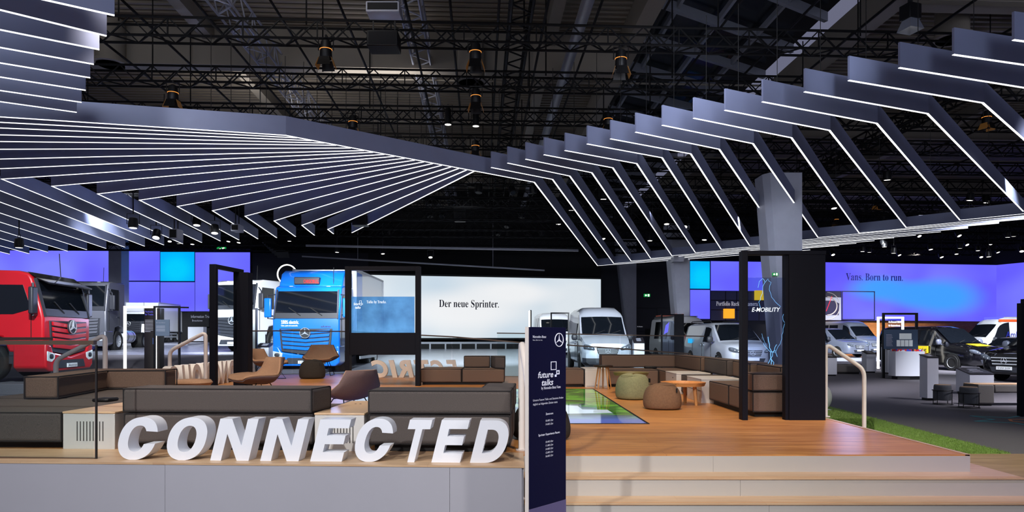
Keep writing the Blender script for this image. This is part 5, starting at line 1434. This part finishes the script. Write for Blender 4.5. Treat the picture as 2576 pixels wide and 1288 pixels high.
    if plate: text(plate, 'text_navy', p_, (-.2, -.058, z0 + .155), .4, .06)
    for s_ in (-1, 1):
        for y in spec['ax']:
            q = st_at(st, y)
            ra = spec['r'] * 1.16; b = MB()
            b.side([(y + ra * math.cos(R(k * 10 - 30)), spec['r'] + ra * math.sin(R(k * 10 - 30))) for k in range(25)], s_ * (q[4] - .1), s_ * (q[4] + .017)); b.build('wheel_arch', 'rubber', t)
            wheel(t, s_ * (q[4] + .028), y, spec['r'], .2, s_, rim, 14)
    yb_ = st[-1][0]
    for s_ in (-1, 1):
        b = MB(); b.box(s_ * .8 - .08, s_ * .8 + .08, yb_ - .06, yb_ + .03, .95, 1.4); b.build('tail_light', 'tail_red', t)
    return t
def floor_pod(label, x0, x1, y0, y1, z, m='show_floor'):
    b = MB(); b.box(x0, x1, y0, y1, 0, z)
    return tag(b.build('display_podium', m, bevel=.01), label, 'podium', 'low vehicle podiums')
# tall silver van
van('tall silver high-roof van facing us beside the pale screen', (3.80, 26.8, .1), R(1.5), SPR, 'paint_silver', plate='S·VD 2018', windows=False, lower='plastic_dark')
t = van('white high-roof van half hidden behind the tall silver van', (2.5, 36, .42), R(4), SPR, 'paint_white', sc=.92)
floor_pod('low podium under the white van behind the silver one', 1.7, 4.0, 35.2, 42.4, .42)
t = van('silver panel van with roof rails seen behind the lightning portal', (9.25, 26, .19), R(4.8), VITO, 'paint_silver', windows=False)
for s_ in (-1, 1):
    b = MB(); b.tube([(s_ * .72, 2.3, 1.92), (s_ * .72, 2.45, 1.99), (s_ * .72, 4.6, 2.0), (s_ * .72, 4.8, 1.92)], .02, 6); b.build('roof_rail', 'plastic_dark', t)
b = MB(); b.grid(lambda u, v: (-.985, 3.9 + u * .55, 1.05 + v * .2), 1, 1); b.build('sticker', 'led_cyan', t)
floor_pod('low podium under the silver van with roof rails', 7.6, 11.2, 25.2, 32.4, .19)
t = van('white van with orange ladder on its roof rack behind the silver van', (10.1, 36, .15), R(8), SPR, 'paint_white', sc=.95)
b = MB(); b.box(-.8, .8, 2.4, 5.4, 2.66, 2.7); b.build('roof_rack', 'plastic_dark', t)
b = MB(); b.bar((-.6, 2.2, 2.78), (-.6, 5.6, 2.78), .07); b.bar((-.2, 2.2, 2.78), (-.2, 5.6, 2.78), .07)
for i in range(9): b.bar((-.6, 2.4 + i * .38, 2.78), (-.2, 2.4 + i * .38, 2.78), .04)
b.build('ladder', 'orange_stripe', t)
van('grey-blue passenger van below the blue right wall, left one', (22.4, 43.5, .2), R(20), VITO, 'paint_steel')
floor_pod('wide pale podium under the grey-blue vans at the right', 19.5, 29, 42.6, 49, .2)
van('grey-blue high-roof van behind the left passenger van at the right', (24.9, 46.2, .21), R(16), SPR, 'paint_steel', sc=.92)
t = van('black passenger van with yellow roundel on its bonnet at the right', (20.95, 29.6, 0), R(14), VITO, 'paint_black', sc=1.05)
b = MB(); b.grid(lambda u, v: ((u - .5) * .75 + .1, .35 + v * .55, st_at(VITO['st'], .35 + v * .55)[3] + .045), 4, 4); b.build('bonnet_roundel', 'taxi_yellow', t)
b = MB(); b.grid(lambda u, v: (-1.0, 2.2 + u * 1.6, .45 + v * .5), 1, 1); b.build('side_wrap', 'confetti', t)
b = MB(); b.box(-1.03, -1.0, 2.1, 3.0, .72, 1.04); q_ = b.build('side_sign', 'taxi_yellow', t)
text('könig', 'text_navy', q_, (-1.035, 2.95, .8), .78, .17, M=Matrix(((0, 0, -1, 0), (-1, 0, 0, 0), (0, 1, 0, 0), (0, 0, 0, 1))))
van('black luxury van with chrome grille facing left at the right picture edge', (16.34, 22.4, 0), R(-75), LUX, 'paint_black', sc=1.02, plate='S·VV 319')
t = van('white ambulance van with orange stripes at the far right', (25.85, 39.2, 0), R(-90), SPR, 'paint_white', windows=False, sc=1.0)
b = MB(); b.grid(lambda u, v: (1.02, 1.6 + u * 4.2, .75 + v * .35), 1, 1); b.build('stripe', 'orange_stripe', t)
b = MB(); b.grid(lambda u, v: (.86 + (1 - v) * .04, 1.75 + u * 4.0, 2.38 + v * .14), 1, 1); b.build('stripe', 'orange_stripe', t)
text('Ambulance', 'text_blue', t, (1.03, 2.05, 1.5), 1.75, .34, M=Matrix(((0, 0, 1, 0), (1, 0, 0, 0), (0, 1, 0, 0), (0, 0, 0, 1))))
b = MB(); b.box(-.6, .6, 1.95, 2.25, 2.5, 2.68); b.build('light_bar', 'led_blue', t)
van('dark grey car between the black vans and the ambulance', (23.6, 33.5, 0), R(-62), CARS, 'paint_steel', cat='car', nm='car', windows=False)

def truck(label, loc, rz, body, H=3.1, z1=2.24, sc=1.0, deflector=None, box=None, visor=False, tank=False, lower=None, plate=None, chassis=6.0, slats=None, nm='truck', trim=None):
    t = thing(nm, label, 'truck', loc, rz, 'trucks at the left and centre', sc)
    D = 2.15; wd_ = 1.24; lower = lower or body; trim = trim or 'plastic_dark'
    prof = [(.06, .8), (.0, 1.2), (0, z1 - .25), (.05, z1 - .02), (.28, H - .2), (.36, H - .07), (.62, H), (D, H + .03), (D, 1.0), (2.02, 1.0), (1.88, 1.2), (1.45, 1.3), (1.02, 1.2), (.86, .8)]
    b = MB(); b.side(prof, -wd_, wd_); b.build('cab', body, t, bevel=.06, seg=3)
    def fy(z): return .05 + (z - z1 + .02) * (.23 / (H - .18 - z1)) if z > z1 - .02 else .05 * max(0, (z - z1 + .25) / .23)
    z2 = H - .24
    b = MB(); b.grid(lambda u, v: ((u * 2 - 1) * (1.13 - .03 * v), fy(z1 + (z2 - z1) * v) - .022, z1 + (z2 - z1) * v), 4, 2); b.build('windscreen', 'screen_dark', t, thick=.02)
    b = MB(); b.grid(lambda u, v: ((u * 2 - 1) * 1.14, fy(z1 - .2 + .2 * v) - .028, z1 - .2 + .2 * v), 4, 1); b.build('scuttle', trim, t, thick=.02)
    for s_ in (-1, 1): b = MB(); b.bar((s_ * 1.17, -.01, z1 - .22), (s_ * 1.14, fy(z2) - .02, z2 + .05), .09, .05); b.build('pillar_trim', trim, t)
    for x in (-.75, .05): b = MB(); b.bar((x + .55, -.0, z1 - .1), (x + .1, .03, z1 + .2), .03); b.build('wiper', 'rubber', t)
    # grille, emblem
    b = MB(); b.front([(-.98, 1.66), (.98, 1.66), (.9, .82), (0, .7), (-.9, .82)], -.03, .05); g = b.build('grille', 'plastic_dark', t, bevel=.01)
    sm = slats or body
    for k in range(5):
        z = .92 + k * .15; w_ = .86 + .09 * (z - .82) - .02
        b = MB(); b.front([(w_, z + .115), (w_ - .02, z + .005), (0, z - .06), (-w_ + .02, z + .005), (-w_, z + .115), (0, z + .05)], -.075, -.02); b.build('grille_bar', sm, g, bevel=.012)
    b = MB(); b.lathe([(.2, 0), (.2, .05)], 28, Matrix.Translation((0, -.07, 1.5)) @ Matrix.Rotation(R(90), 4, 'X')); b.build('emblem_base', 'plastic_dark', t, bevel=.01)
    star(t, (0, -.135, 1.5), .19, 'chrome', depth=.03)
    # bumper, lights
    bp = [(-1.25, 1.04), (-1.0, 1.0), (-.9, .8), (0, .67), (.9, .8), (1.0, 1.0), (1.25, 1.04), (1.26, .4), (1.1, .28), (-1.1, .28), (-1.26, .4)]
    b = MB(); b.front(bp, -.08, .75); bu = b.build('bumper', lower, t, bevel=.05, seg=3)
    b = MB(); b.front([(-.66, .58), (.66, .58), (.76, .36), (-.76, .36)], -.1, -.06); b.build('lower_intake', 'plastic_dark', bu)
    for s_ in (-1, 1):
        b = MB(); b.front([(s_ * .84, .76), (s_ * 1.22, .84), (s_ * 1.22, .58), (s_ * 1.0, .54), (s_ * .86, .62)], -.1, .2)
        h = b.build('headlight', 'headlight', t, bevel=.02)
        b = MB(); ellipsoid(b, (s_ * 1.04, -.1, .69), .1, .02, .07); b.build('lamp_insert', 'plastic_dark', h, smooth=60)
        # mirrors
        b = MB(); b.box(s_ * 1.46 - .13, s_ * 1.46 + .13, .08, .2, z1 - .16, z1 + .56); m_ = b.build('wing_mirror', body if body == 'paint_blue' else 'plastic_dark', t, bevel=.04, seg=3)
        b = MB(); b.tube([(s_ * 1.16, .3, H - .35), (s_ * 1.46, .14, z1 + .66), (s_ * 1.46, .14, z1 - .2), (s_ * 1.2, .2, z1 - .22)], .03, 6); b.build('mirror_arm', 'plastic_dark', t)
        b = MB(); b.side([(.3, z1 - .02), (.5, H - .38), (1.38, H - .38), (1.38, z1 - .16), (.75, z1 - .16)], s_ * (wd_ - .01), s_ * (wd_ + .014)); b.build('side_window', 'screen_dark', t)
        b = MB(); b.bar((s_ * (wd_ + .006), 1.46, 1.3), (s_ * (wd_ + .006), 1.46, H - .45), .014); b.bar((s_ * (wd_ + .006), .3, 1.05), (s_ * (wd_ + .006), .3, z1 - .05), .014); b.build('door_joint', 'rubber', t)
        b = MB(); b.bar((s_ * (wd_ + .012), 1.15, 1.75), (s_ * (wd_ + .012), 1.35, 1.75), .06, .05); b.build('door_handle', 'plastic_dark', t)
        b = MB(); b.side([(.5, .98), (.86, .96), (.86, .5), (.5, .5)], s_ * .9, s_ * 1.22); b.box(*sorted((s_ * 1.0, s_ * 1.24)), .52, .84, .72, .76); b.build('step', 'plastic_dark', t)
        wheel(t, s_ * 1.22, 1.45, .52, .32, s_, 'alloy', 10, .55)
        for y in ([chassis - 1.2] if chassis < 7 else [chassis - 2.6, chassis - 1.3]): wheel(t, s_ * 1.22, y, .5, .55, s_, 'alloy', 10, .5)
    if visor:
        b = MB(); b.side([(-.1, H - .3), (.2, H - .18), (.42, H - .02), (.36, H - .08), (.1, H - .24), (-.09, H - .34)], -1.18, 1.18); b.build('sun_visor', 'paint_black', t)
    b = MB(); b.box(-.26, .26, -.125, -.09, .37, .48); p_ = b.build('number_plate', 'plate_white', t)
    if plate: text(plate, 'text_navy', p_, (-.22, -.13, .395), .44, .065)
    b = MB()
    for x in (-.42, .42): b.bar((x, 1.6, .85), (x, chassis, .85), .09, .24)
    b.box(-.4, .4, .8, 2.2, .55, .95); b.build('chassis', 'plastic_dark', t)
    if deflector:
        dz = deflector
        b = MB(); b.side([(.55, H - .05), (.85, H + dz * .75), (1.2, H + dz), (D + .05, H + dz), (D + .05, H - .02)], -1.2, 1.2); b.build('roof_deflector', body, t, bevel=.06, seg=3)
    b = MB()
    for s_ in (-.7, .7): ellipsoid(b, (s_, .5, H - .06), .1, .06, .04)
    b.build('marker_lamp', 'headlight', t, smooth=60)
    b = MB(); b.tube([(.85, .62, H), (.85, .66, H + .7)], .012, 5); b.build('aerial', 'rubber', t)
    if tank:
        for s_ in (-1, 1):
            b = MB(); b.lathe([(.3, 0), (.34, .03), (.34, 1.27), (.3, 1.3)], 24, Matrix.Translation((s_ * .88, 2.35, .75)) @ Matrix.Rotation(R(-90), 4, 'X')); k_ = b.build('fuel_tank', 'chrome', t, smooth=40)
            b = MB()
            for y in (.3, 1.0): b.lathe([(.35, y), (.35, y + .05)], 24, Matrix.Translation((s_ * .88, 2.35, .75)) @ Matrix.Rotation(R(-90), 4, 'X'), caps=False)
            b.build('tank_strap', 'plastic_dark', k_)
    if box:
        y0, y1, z0, z1, bm_ = box
        b = MB(); b.box(-1.27, 1.27, y0, y1, z0, z1); bx = b.build('cargo_box', bm_, t, bevel=.02)
        b = MB()
        for s_ in (-1.27, 1.27):
            b.bar((s_, y0, z1), (s_, y1, z1), .07); b.bar((s_, y0, z0), (s_, y1, z0), .09)
            for y in (y0, y1): b.bar((s_, y, z0), (s_, y, z1), .07)
        b.build('corner_profile', 'alloy', bx)
        b = MB()
        for s_ in (-1.29, 1.29): b.bar((s_, y0 + .6, .5), (s_, y1 - 1.8, .5), .03, .12); b.bar((s_, y0 + .6, .75), (s_, y1 - 1.8, .75), .03, .12)
        b.build('side_guard', 'alloy', t)
    return t
# blue electric truck with trailer box
t = truck('blue electric truck with roof deflector and pale cargo box facing us', (-7.62, 25.0, .15), R(0), 'paint_blue', H=3.3, deflector=.62, box=(2.5, 8.2, 1.0, 4.1, 'paint_white'), plate='S·ZE 1225', chassis=8.0)
text('100% electric.', 'print_white', t, (-.92, -.008, 1.84), .66, .12, off=.02, ser=True)
text('Clean, quiet and sustainable.', 'print_white', t, (-.92, -.008, 1.75), .62, .05, off=.02)
text('eActros', 'plastic_dark', t, (.55, -.008, 1.71), .36, .07, shear=.3, off=.02)
b = MB(); b.box(-.62, .34, .52, 1.0, 3.34, 3.62); c_ = b.build('cooling_unit', 'plastic_dark', t, bevel=.03)
text('CARGOBULL', 'tail_red', c_, (-.25, .51, 3.39), .58, .13, off=.03)
b = MB(); b.box(1.275, 1.282, 2.5, 3.6, 2.0, 4.0); b.build('box_graphic', 'paint_blue', t)['label'] = 'blue stripe on the cargo box'
b = MB(); b.box(-1.1, 1.1, 1.6, 8, -.0, .0); 
floor_pod('low pale podium under the blue electric truck', -9.4, -5.9, 24.2, 34, .15)
t = truck('red truck cab at the left picture edge behind the glass railing', (-12.64, 19.24, .28), R(97), 'paint_red', H=2.98, z1=1.98, visor=True, plate='Actros', chassis=7.0)
floor_pod('low dark podium under the red truck', -21, -12.0, 17.4, 21, .28, 'carpet')
truck('metallic grey truck tractor with chrome tank behind the red truck', (-21.15, 33.0, .78), R(8), 'paint_grey', H=3.5, tank=True, chassis=6.0)
floor_pod('white podium block under the metallic grey truck', -24.4, -17.6, 32.0, 40.5, .78, 'counter_white')
truck('white tractor truck between the narrow portal and the blue truck', (-13.35, 32.4, .80), R(-17), 'paint_white', H=3.48, tank=True, chassis=6.0, slats='plastic_dark')
floor_pod('podium block under the white tractor truck', -15.4, -9.9, 31.2, 40, .80)
t = truck('white box truck under the blue left wall', (-23.6, 41.6, 1.14), R(5), 'paint_white', H=2.5, z1=1.7, sc=.8, box=(2.3, 7.6, .95, 3.25, 'paint_white'), chassis=7.4, slats='plastic_dark', nm='truck')
floor_pod('podium block under the white box truck', -25.5, -19.6, 40.8, 46.4, 1.14)
t = thing('ring_light', 'white light ring behind the roof of the blue truck', 'light ring', tuple(W(722, 690, 30)))
b = MB(); b.tube([(.42 * math.cos(a), 0, .42 * math.sin(a)) for a in [2 * math.pi * i / 32 for i in range(32)]], .03, 6, closed=True); b.build('ring', 'lens_white', t)
b = MB(); b.tube([(0, .05, -.42), (0, .05, -4.0)], .03, 6); b.build('stand', 'black_metal', t)
# ---------------------------------------------------------------- displays and seats on the show floor
mat('sign_black', (26, 22, 28), .35); mat('sign_grey', (96, 110, 128), .4); mat('panel_teal', (44, 58, 78), .3, emit=(44, 58, 78), es=.3)
mat('stool_grey', (84, 86, 92), .9, noise=(90, .2)); mat('stool_top', (150, 124, 100), .9, noise=(90, .15)); mat('bench_grey', (98, 94, 92), .9, noise=(90, .2)); mat('bench_top', (170, 140, 112), .9, noise=(90, .15))
mat('tape_teal', (72, 150, 160), .7); mat('tape_orange', (200, 130, 90), .7); mat('vase_grey', (176, 180, 184), .4)
mat('map_light', (170, 178, 182), .5, emit=(170, 178, 182), es=.35)
def led_frame(label, px0, px1, py0, py1, Y, m='lens_white', w=.07, z=0):
    a = W(px0, py1, Y); c_ = W(px1, py0, Y)
    t = thing('display_arch', label, 'display arch', (a.x, Y, z), 0, 'standing frames on the show floor')
    wd_ = c_.x - a.x; h = c_.z - z
    for x in (0, wd_ - w):
        b = MB(); b.box(x, x + w, -.04, .04, 0, h); b.build('post', m, t)
    b = MB(); b.box(w, wd_ - w, -.04, .04, h - w, h); b.build('top_bar', m, t)
    b = MB(); b.box(-.02, wd_ + .02, -.12, .12, 0, .012); b.build('base_plate', 'black_metal', t)
    return t, wd_, h
def gz(py, Y): return HC - (py - HY) / F * Y
led_frame('white glowing frame standing left of the dark text stele', 312, 393, 770, 905, 24, z=.1)
t = thing('text_stele', 'dark stele with text columns between the glowing frame and the grey sign', 'stele', (W(363, 0, 25).x, 25, .3))
b = MB(); b.box(0, .58, 0, .3, 0, gz(775, 25) - .3); b.build('body', 'sign_black', t)
text('Technologien', 'led_blue', t, (.03, -.004, gz(786, 25) - .3), .42, .06); text('für Trucks', 'led_blue', t, (.03, -.004, gz(793, 25) - .3), .3, .06)
b = MB()
for i in range(9): b.box(.03, .03 + [.4, .36, .41, .3, .38, .4, .33, .37, .2][i], -.004, 0, gz(806 + i * 3.6, 25) - .3, gz(806 + i * 3.6, 25) - .28)
b.build('text_lines', 'grey_light', t)
b = MB(); b.box(.32, .45, -.01, 0, gz(866, 25) - .3, gz(850, 25) - .3); b.build('picture', 'paint_blue', t)
t, wd_, h = led_frame('slim black frame with grey sign right of the dark stele', 387, 453, 770, 905, 22.5, 'black_metal', .05, .1)
b = MB(); b.box(.06, wd_ - .35, -.02, .02, gz(845, 22.5) - .1, gz(804, 22.5) - .1); s_ = b.build('sign_board', 'sign_grey', t)
text('Der neue Actros', 'grey_light', s_, (.09, -.03, gz(813, 22.5) - .1), .3, .035)
b = MB()
for i in range(4): b.box(.09, .38, -.024, -.02, gz(821 + i * 4, 22.5) - .1, gz(821 + i * 4, 22.5) - .085)
b.build('text_lines', 'grey_light', s_)
b = MB(); b.bar((0, 0, gz(772, 22.5) - .1), (1.2, -.1, gz(774, 22.5) - .1), .05); b.build('cross_arm', 'black_metal', t)
def kiosk(label, px, py_b, Y, w, d, h, top='sign_black', slope=.12, z=0, m='counter_white', rz=0):
    p = W(px, 0, Y)
    t = thing('info_kiosk', label, 'kiosk', (p.x, Y, z), rz, 'info pedestals on the show floor')
    b = MB(); b.side([(0, .06), (d, .06), (d, h + slope), (0, h)], -w / 2, w / 2); b.build('body', m, t)
    b = MB(); b.box(-w / 2 + .03, w / 2 - .03, .03, d - .03, 0, .06); b.build('plinth', 'black_metal', t)
    b = MB(); b.side([(-.01, h + .004), (d + .01, h + slope + .004), (d + .01, h + slope + .024), (-.01, h + .024)], -w / 2 - .01, w / 2 + .01); s_ = b.build('display', top, t)
    sl = slope / d
    b = MB()
    for i in range(3): b.add([(-w * .2, d * (.3 + .2 * i), h + .026 + sl * d * (.3 + .2 * i)), (w * .25, d * (.3 + .2 * i), h + .026 + sl * d * (.3 + .2 * i)), (w * .25, d * (.3 + .2 * i) + .03, h + .028 + sl * (d * (.3 + .2 * i) + .03)), (-w * .2, d * (.3 + .2 * i) + .03, h + .028 + sl * (d * (.3 + .2 * i) + .03))], [(0, 1, 2, 3)])
    b.build('display_text', 'grey_light', s_)
    return t
kiosk('white info pedestal between the white tractor truck and the blue truck', 660, 0, 22.5, .42, .4, 1.05, z=.1)
t, wd_, h = led_frame('grey glass info frame just right of the narrow portal', 606, 647, 775, 900, 21.5, 'plastic_dark', .05, 0)
b = MB(); b.box(.06, wd_ - .06, -.01, .01, .9, h - .06); b.build('panel', 'map_light', t)
kiosk('white info pedestal right of the tall silver van', 1608, 0, 27, .42, .36, 1.25, z=0, slope=.22)
t, wd_, h = led_frame('black frame with picture panel in front of the navy wall', 1663, 1720, 790, 905, 30, 'portal_black', .06, 0)
b = MB(); b.box(wd_ - .42, wd_ - .06, -.03, .05, 0, h - .06); b.build('wide_leg', 'portal_black', t)
b = MB(); b.box(.06, wd_ - .42, -.01, .01, .85, h - .3); b.build('panel', 'oled', t)
b = MB(); b.front([(.12, h - .9), (.3, h - .8), (.36, h - .35), (.2, h - .5)], -.02, -.012); b.build('picture', 'led_blue', t)
t, wd_, h = led_frame('black standing frame in front of the white van near the pale screen', 1385, 1432, 786, 900, 26, 'black_metal', .05, 0)
t = thing('light_stele', 'slim double light stele behind the navy totem', 'stele', (W(1330, 0, 21).x, 21, 0))
b = MB(); b.box(0, .05, 0, .06, 0, gz(782, 21)); b.build('light_bar', 'lens_white', t)
b = MB(); b.box(.05, .09, 0, .06, 0, gz(780, 21)); b.build('post', 'black_metal', t)
b = MB(); b.box(-.1, .2, -.1, .16, 0, .02); b.build('base_plate', 'black_metal', t)
# right side
kiosk('small white pedestal right of the lightning portal', 2093, 0, 26, .38, .4, .70)
kiosk('small white pedestal in front of the grey-blue vans', 2192, 0, 28.4, .4, .4, .78)
kiosk('white pedestal with big sloping black top before the black luxury van', 2470, 0, 17.4, .62, .55, .52, slope=.14)
kiosk('tall narrow white pedestal beside the grey stools', 2347, 0, 15.8, .26, .3, 1.0, slope=.06)
kiosk('pale pedestal behind the round-cornered white counter', 2246, 0, 27.5, .42, .5, .98)
t = thing('counter', 'white octagonal counter with confetti top and dark plinth', 'counter', (W(2290, 0, 23.8).x, 24.0, 0))
o8 = [(-.52, -.2), (-.05, -.3), (.5, -.22), (.55, .2), (.2, .5), (-.3, .5), (-.55, .2)]
b = MB(); b.slab(o8, .12, 1.0); b.build('body', 'counter_white', t, bevel=.01)
b = MB(); b.slab([(x * .82, y * .82) for x, y in o8], 0, .12); b.build('plinth', 'black_metal', t)
b = MB(); b.slab([(x * .9, y * .9) for x, y in o8], 1.0, 1.07); b.build('confetti_top', 'confetti', t)
t, wd_, h = led_frame('black frame carrying a city map screen at the right', 2220, 2308, 787, 951, 24.6, 'black_metal', .07, 0)
b = MB(); b.box(.02, wd_ - .02, -.06, -.03, gz(878, 24.6), gz(829, 24.6)); s_ = b.build('screen', 'panel_teal', t)
b = MB(); zt_ = gz(829, 24.6); zb_ = gz(878, 24.6); hh = zt_ - zb_
b.box(.58, 1.02, -.066, -.06, zb_ + hh * .5, zb_ + hh * .8)
for i in range(4): b.box(.48 + i * .15, .61 + i * .15, -.066, -.06, zb_ + hh * .14, zb_ + hh * .46)
b.build('map_tile', 'map_light', s_)
b = MB()
for i in range(9): b.box(.1, .34 - .02 * (i % 3), -.066, -.06, zb_ + hh * (.16 + .07 * i), zb_ + hh * (.18 + .07 * i))
b.build('text_lines', 'grey_light', s_)
text('Mobilität in der Stadt', 'print_white', s_, (.08, -.067, zb_ + hh * .87), .8, .04) if False else None
t, wd_, h = led_frame('white glowing frame behind the map screen at the right', 2207, 2273, 797, 921, 32, 'lens_white', .08, 0)
b = MB(); b.box(.5, 1.3, -.01, .01, h - .62, h - .1); s_ = b.build('panel', 'oled', t)
text('On-Demand Mobilität', 'print_white', s_, (.52, -.02, h - .28), .7, .08, ser=True); text('für Unternehmen', 'print_white', s_, (.52, -.02, h - .45), .55, .08, ser=True)
def drum(label, px, py, Y, r, h):
    p = W(px, 0, Y)
    t = thing('drum_stool', label, 'stool', (p.x, Y, 0), 0, 'drum stools in wire frames')
    b = MB(); b.lathe([(.02, .1), (r * .96, .1), (r, .13), (r, h - .05), (r * .97, h - .015), (r * .9, h), (.02, h)], 32); b.build('seat', 'stool_grey', t, smooth=40)
    b = MB(); b.lathe([(.02, h + .002), (r * .9, h + .002), (r * .92, h - .004)], 32, caps=False); b.build('seat_top', 'stool_top', t, smooth=40)
    b = MB()
    for z in (.012, h * .72): b.tube([((r + .03) * math.cos(a), (r + .03) * math.sin(a), z) for a in [2 * math.pi * i / 28 for i in range(28)]], .008, 6, closed=True)
    for k in range(4):
        a = k * math.pi / 2 + .5; b.tube([((r + .03) * math.cos(a), (r + .03) * math.sin(a), .01), ((r + .03) * math.cos(a), (r + .03) * math.sin(a), h * .72)], .008, 6)
    b.build('wire_frame', 'black_metal', t)
drum('grey drum stool in a black wire frame, left one beside the tall pedestal', 2371, 0, 14.9, .17, .44)
drum('grey drum stool in a black wire frame, right one before the bench', 2437, 0, 14.2, .17, .44)
t = thing('bench', 'upholstered bench shaped like a bridge at the right picture edge', 'bench', (W(2508, 0, 14.6).x - .41, 14.6, 0))
b = MB(); b.box(0, .36, 0, .5, .04, .46); b.build('block', 'bench_grey', t, bevel=.03, seg=3)
b = MB(); b.box(.36, 1.9, 0, .5, .28, .455); b.build('seat', 'bench_grey', t, bevel=.03, seg=3)
b = MB(); b.box(.01, 1.88, .01, .49, .452, .468); b.build('seat_top', 'bench_top', t, bevel=.005)
b = MB(); b.box(.04, .32, .04, .46, 0, .04); b.box(1.5, 1.8, .04, .46, 0, .28); b.build('plinth', 'black_metal', t)
t = thing('bench', 'flat grey upholstered island seat behind the small white pedestals', 'bench', (W(2105, 0, 27.5).x, 27.5, 0))
b = MB(); b.box(0, 1.0, 0, .9, .06, .38); b.build('seat', 'bench_grey', t, bevel=.05, seg=3)
b = MB(); b.box(.06, .94, .06, .84, 0, .06); b.build('plinth', 'black_metal', t)
# floor graphic
b = MB(); c0 = Vector((9.1, 11.9, .004))
for k in range(6):
    a0, a1 = R(60 * k), R(60 * k + 30); a2 = R(60 * k + 60)
    for (a, r0, c_, r1) in ((a0, .95, a1, .5), (a1, .5, a2, .95)):
        b.bar(c0 + Vector((r0 * math.cos(a), r0 * math.sin(a), 0)), c0 + Vector((r1 * math.cos(c_), r1 * math.sin(c_), 0)), .05, .004)
tg = tag(b.build('floor_marking', 'tape_teal'), 'teal and orange star shaped line marking on the dark carpet', 'floor marking')
b = MB()
for k in range(6):
    b.bar(c0 + Vector((.3 * math.cos(R(60 * k)), .3 * math.sin(R(60 * k)), 0)), c0 + Vector((.3 * math.cos(R(60 * k + 60)), .3 * math.sin(R(60 * k + 60)), 0)), .05, .004)
b.build('inner_line', 'tape_orange', tg)
# grass strip and hedge block
mat('grass', (122, 152, 72), .9, noise=(30, .3)); mat('hedge', (98, 124, 58), .95, noise=(30, .35))
def blades(b, n, fn, h0, h1, rnd):
    for i in range(n):
        p = fn(rnd); a = rnd.uniform(0, 6.3); h = rnd.uniform(h0, h1); d = Vector((math.cos(a), math.sin(a), 0)) * .004
        l = Vector((rnd.uniform(-.5, .5) * h, rnd.uniform(-.5, .5) * h, h))
        b.add([p - d, p + d, p + l], [(0, 1, 2)])
rnd = random.Random(11)
b = MB(); b.slab([(4.62, 8.5), (6.28, 8.5), (6.75, 14.5), (4.62, 14.5)], 0, .015)
blades(b, 26000, lambda r: (lambda u, v: Vector((4.62 + u * (1.66 + .47 * (v - 8.5) / 6), v, .012)))(r.random(), 8.5 + 6 * r.random() ** 1.3), .012, .035, rnd)
tag(b.build('grass', 'grass', fix=False), 'strip of short green artificial grass along the right deck side', 'grass', kind='stuff')
b = MB(); b.box(4.66, 5.52, 10.3, 11.5, .04, .24)
def hb(r):
    k = r.random()
    if k < .5: return Vector((r.uniform(4.66, 5.52), r.uniform(10.3, 11.5), .235))
    return Vector((r.uniform(4.66, 5.52), 10.295, r.uniform(.05, .24)))
blades(b, 9000, hb, .012, .03, rnd)
tag(b.build('turf_block', 'hedge', fix=False), 'low block covered in dark green artificial turf beside the handrail', 'turf block')
t = thing('round_lamp', 'pale ball on a rounded pale foot half hidden behind the lightning portal', 'lamp', (5.52, 12.0, 0))
b = MB(); b.lathe([(.02, 0), (.1, .0), (.14, .04), (.14, .2), (.02, .2)], 24); b.build('foot', 'vase_grey', t, smooth=50)
b = MB(); ellipsoid(b, (0, 0, .42), .15, .15, .22, 20, 12, 2.0); b.build('ball', 'vase_grey', t, smooth=80)
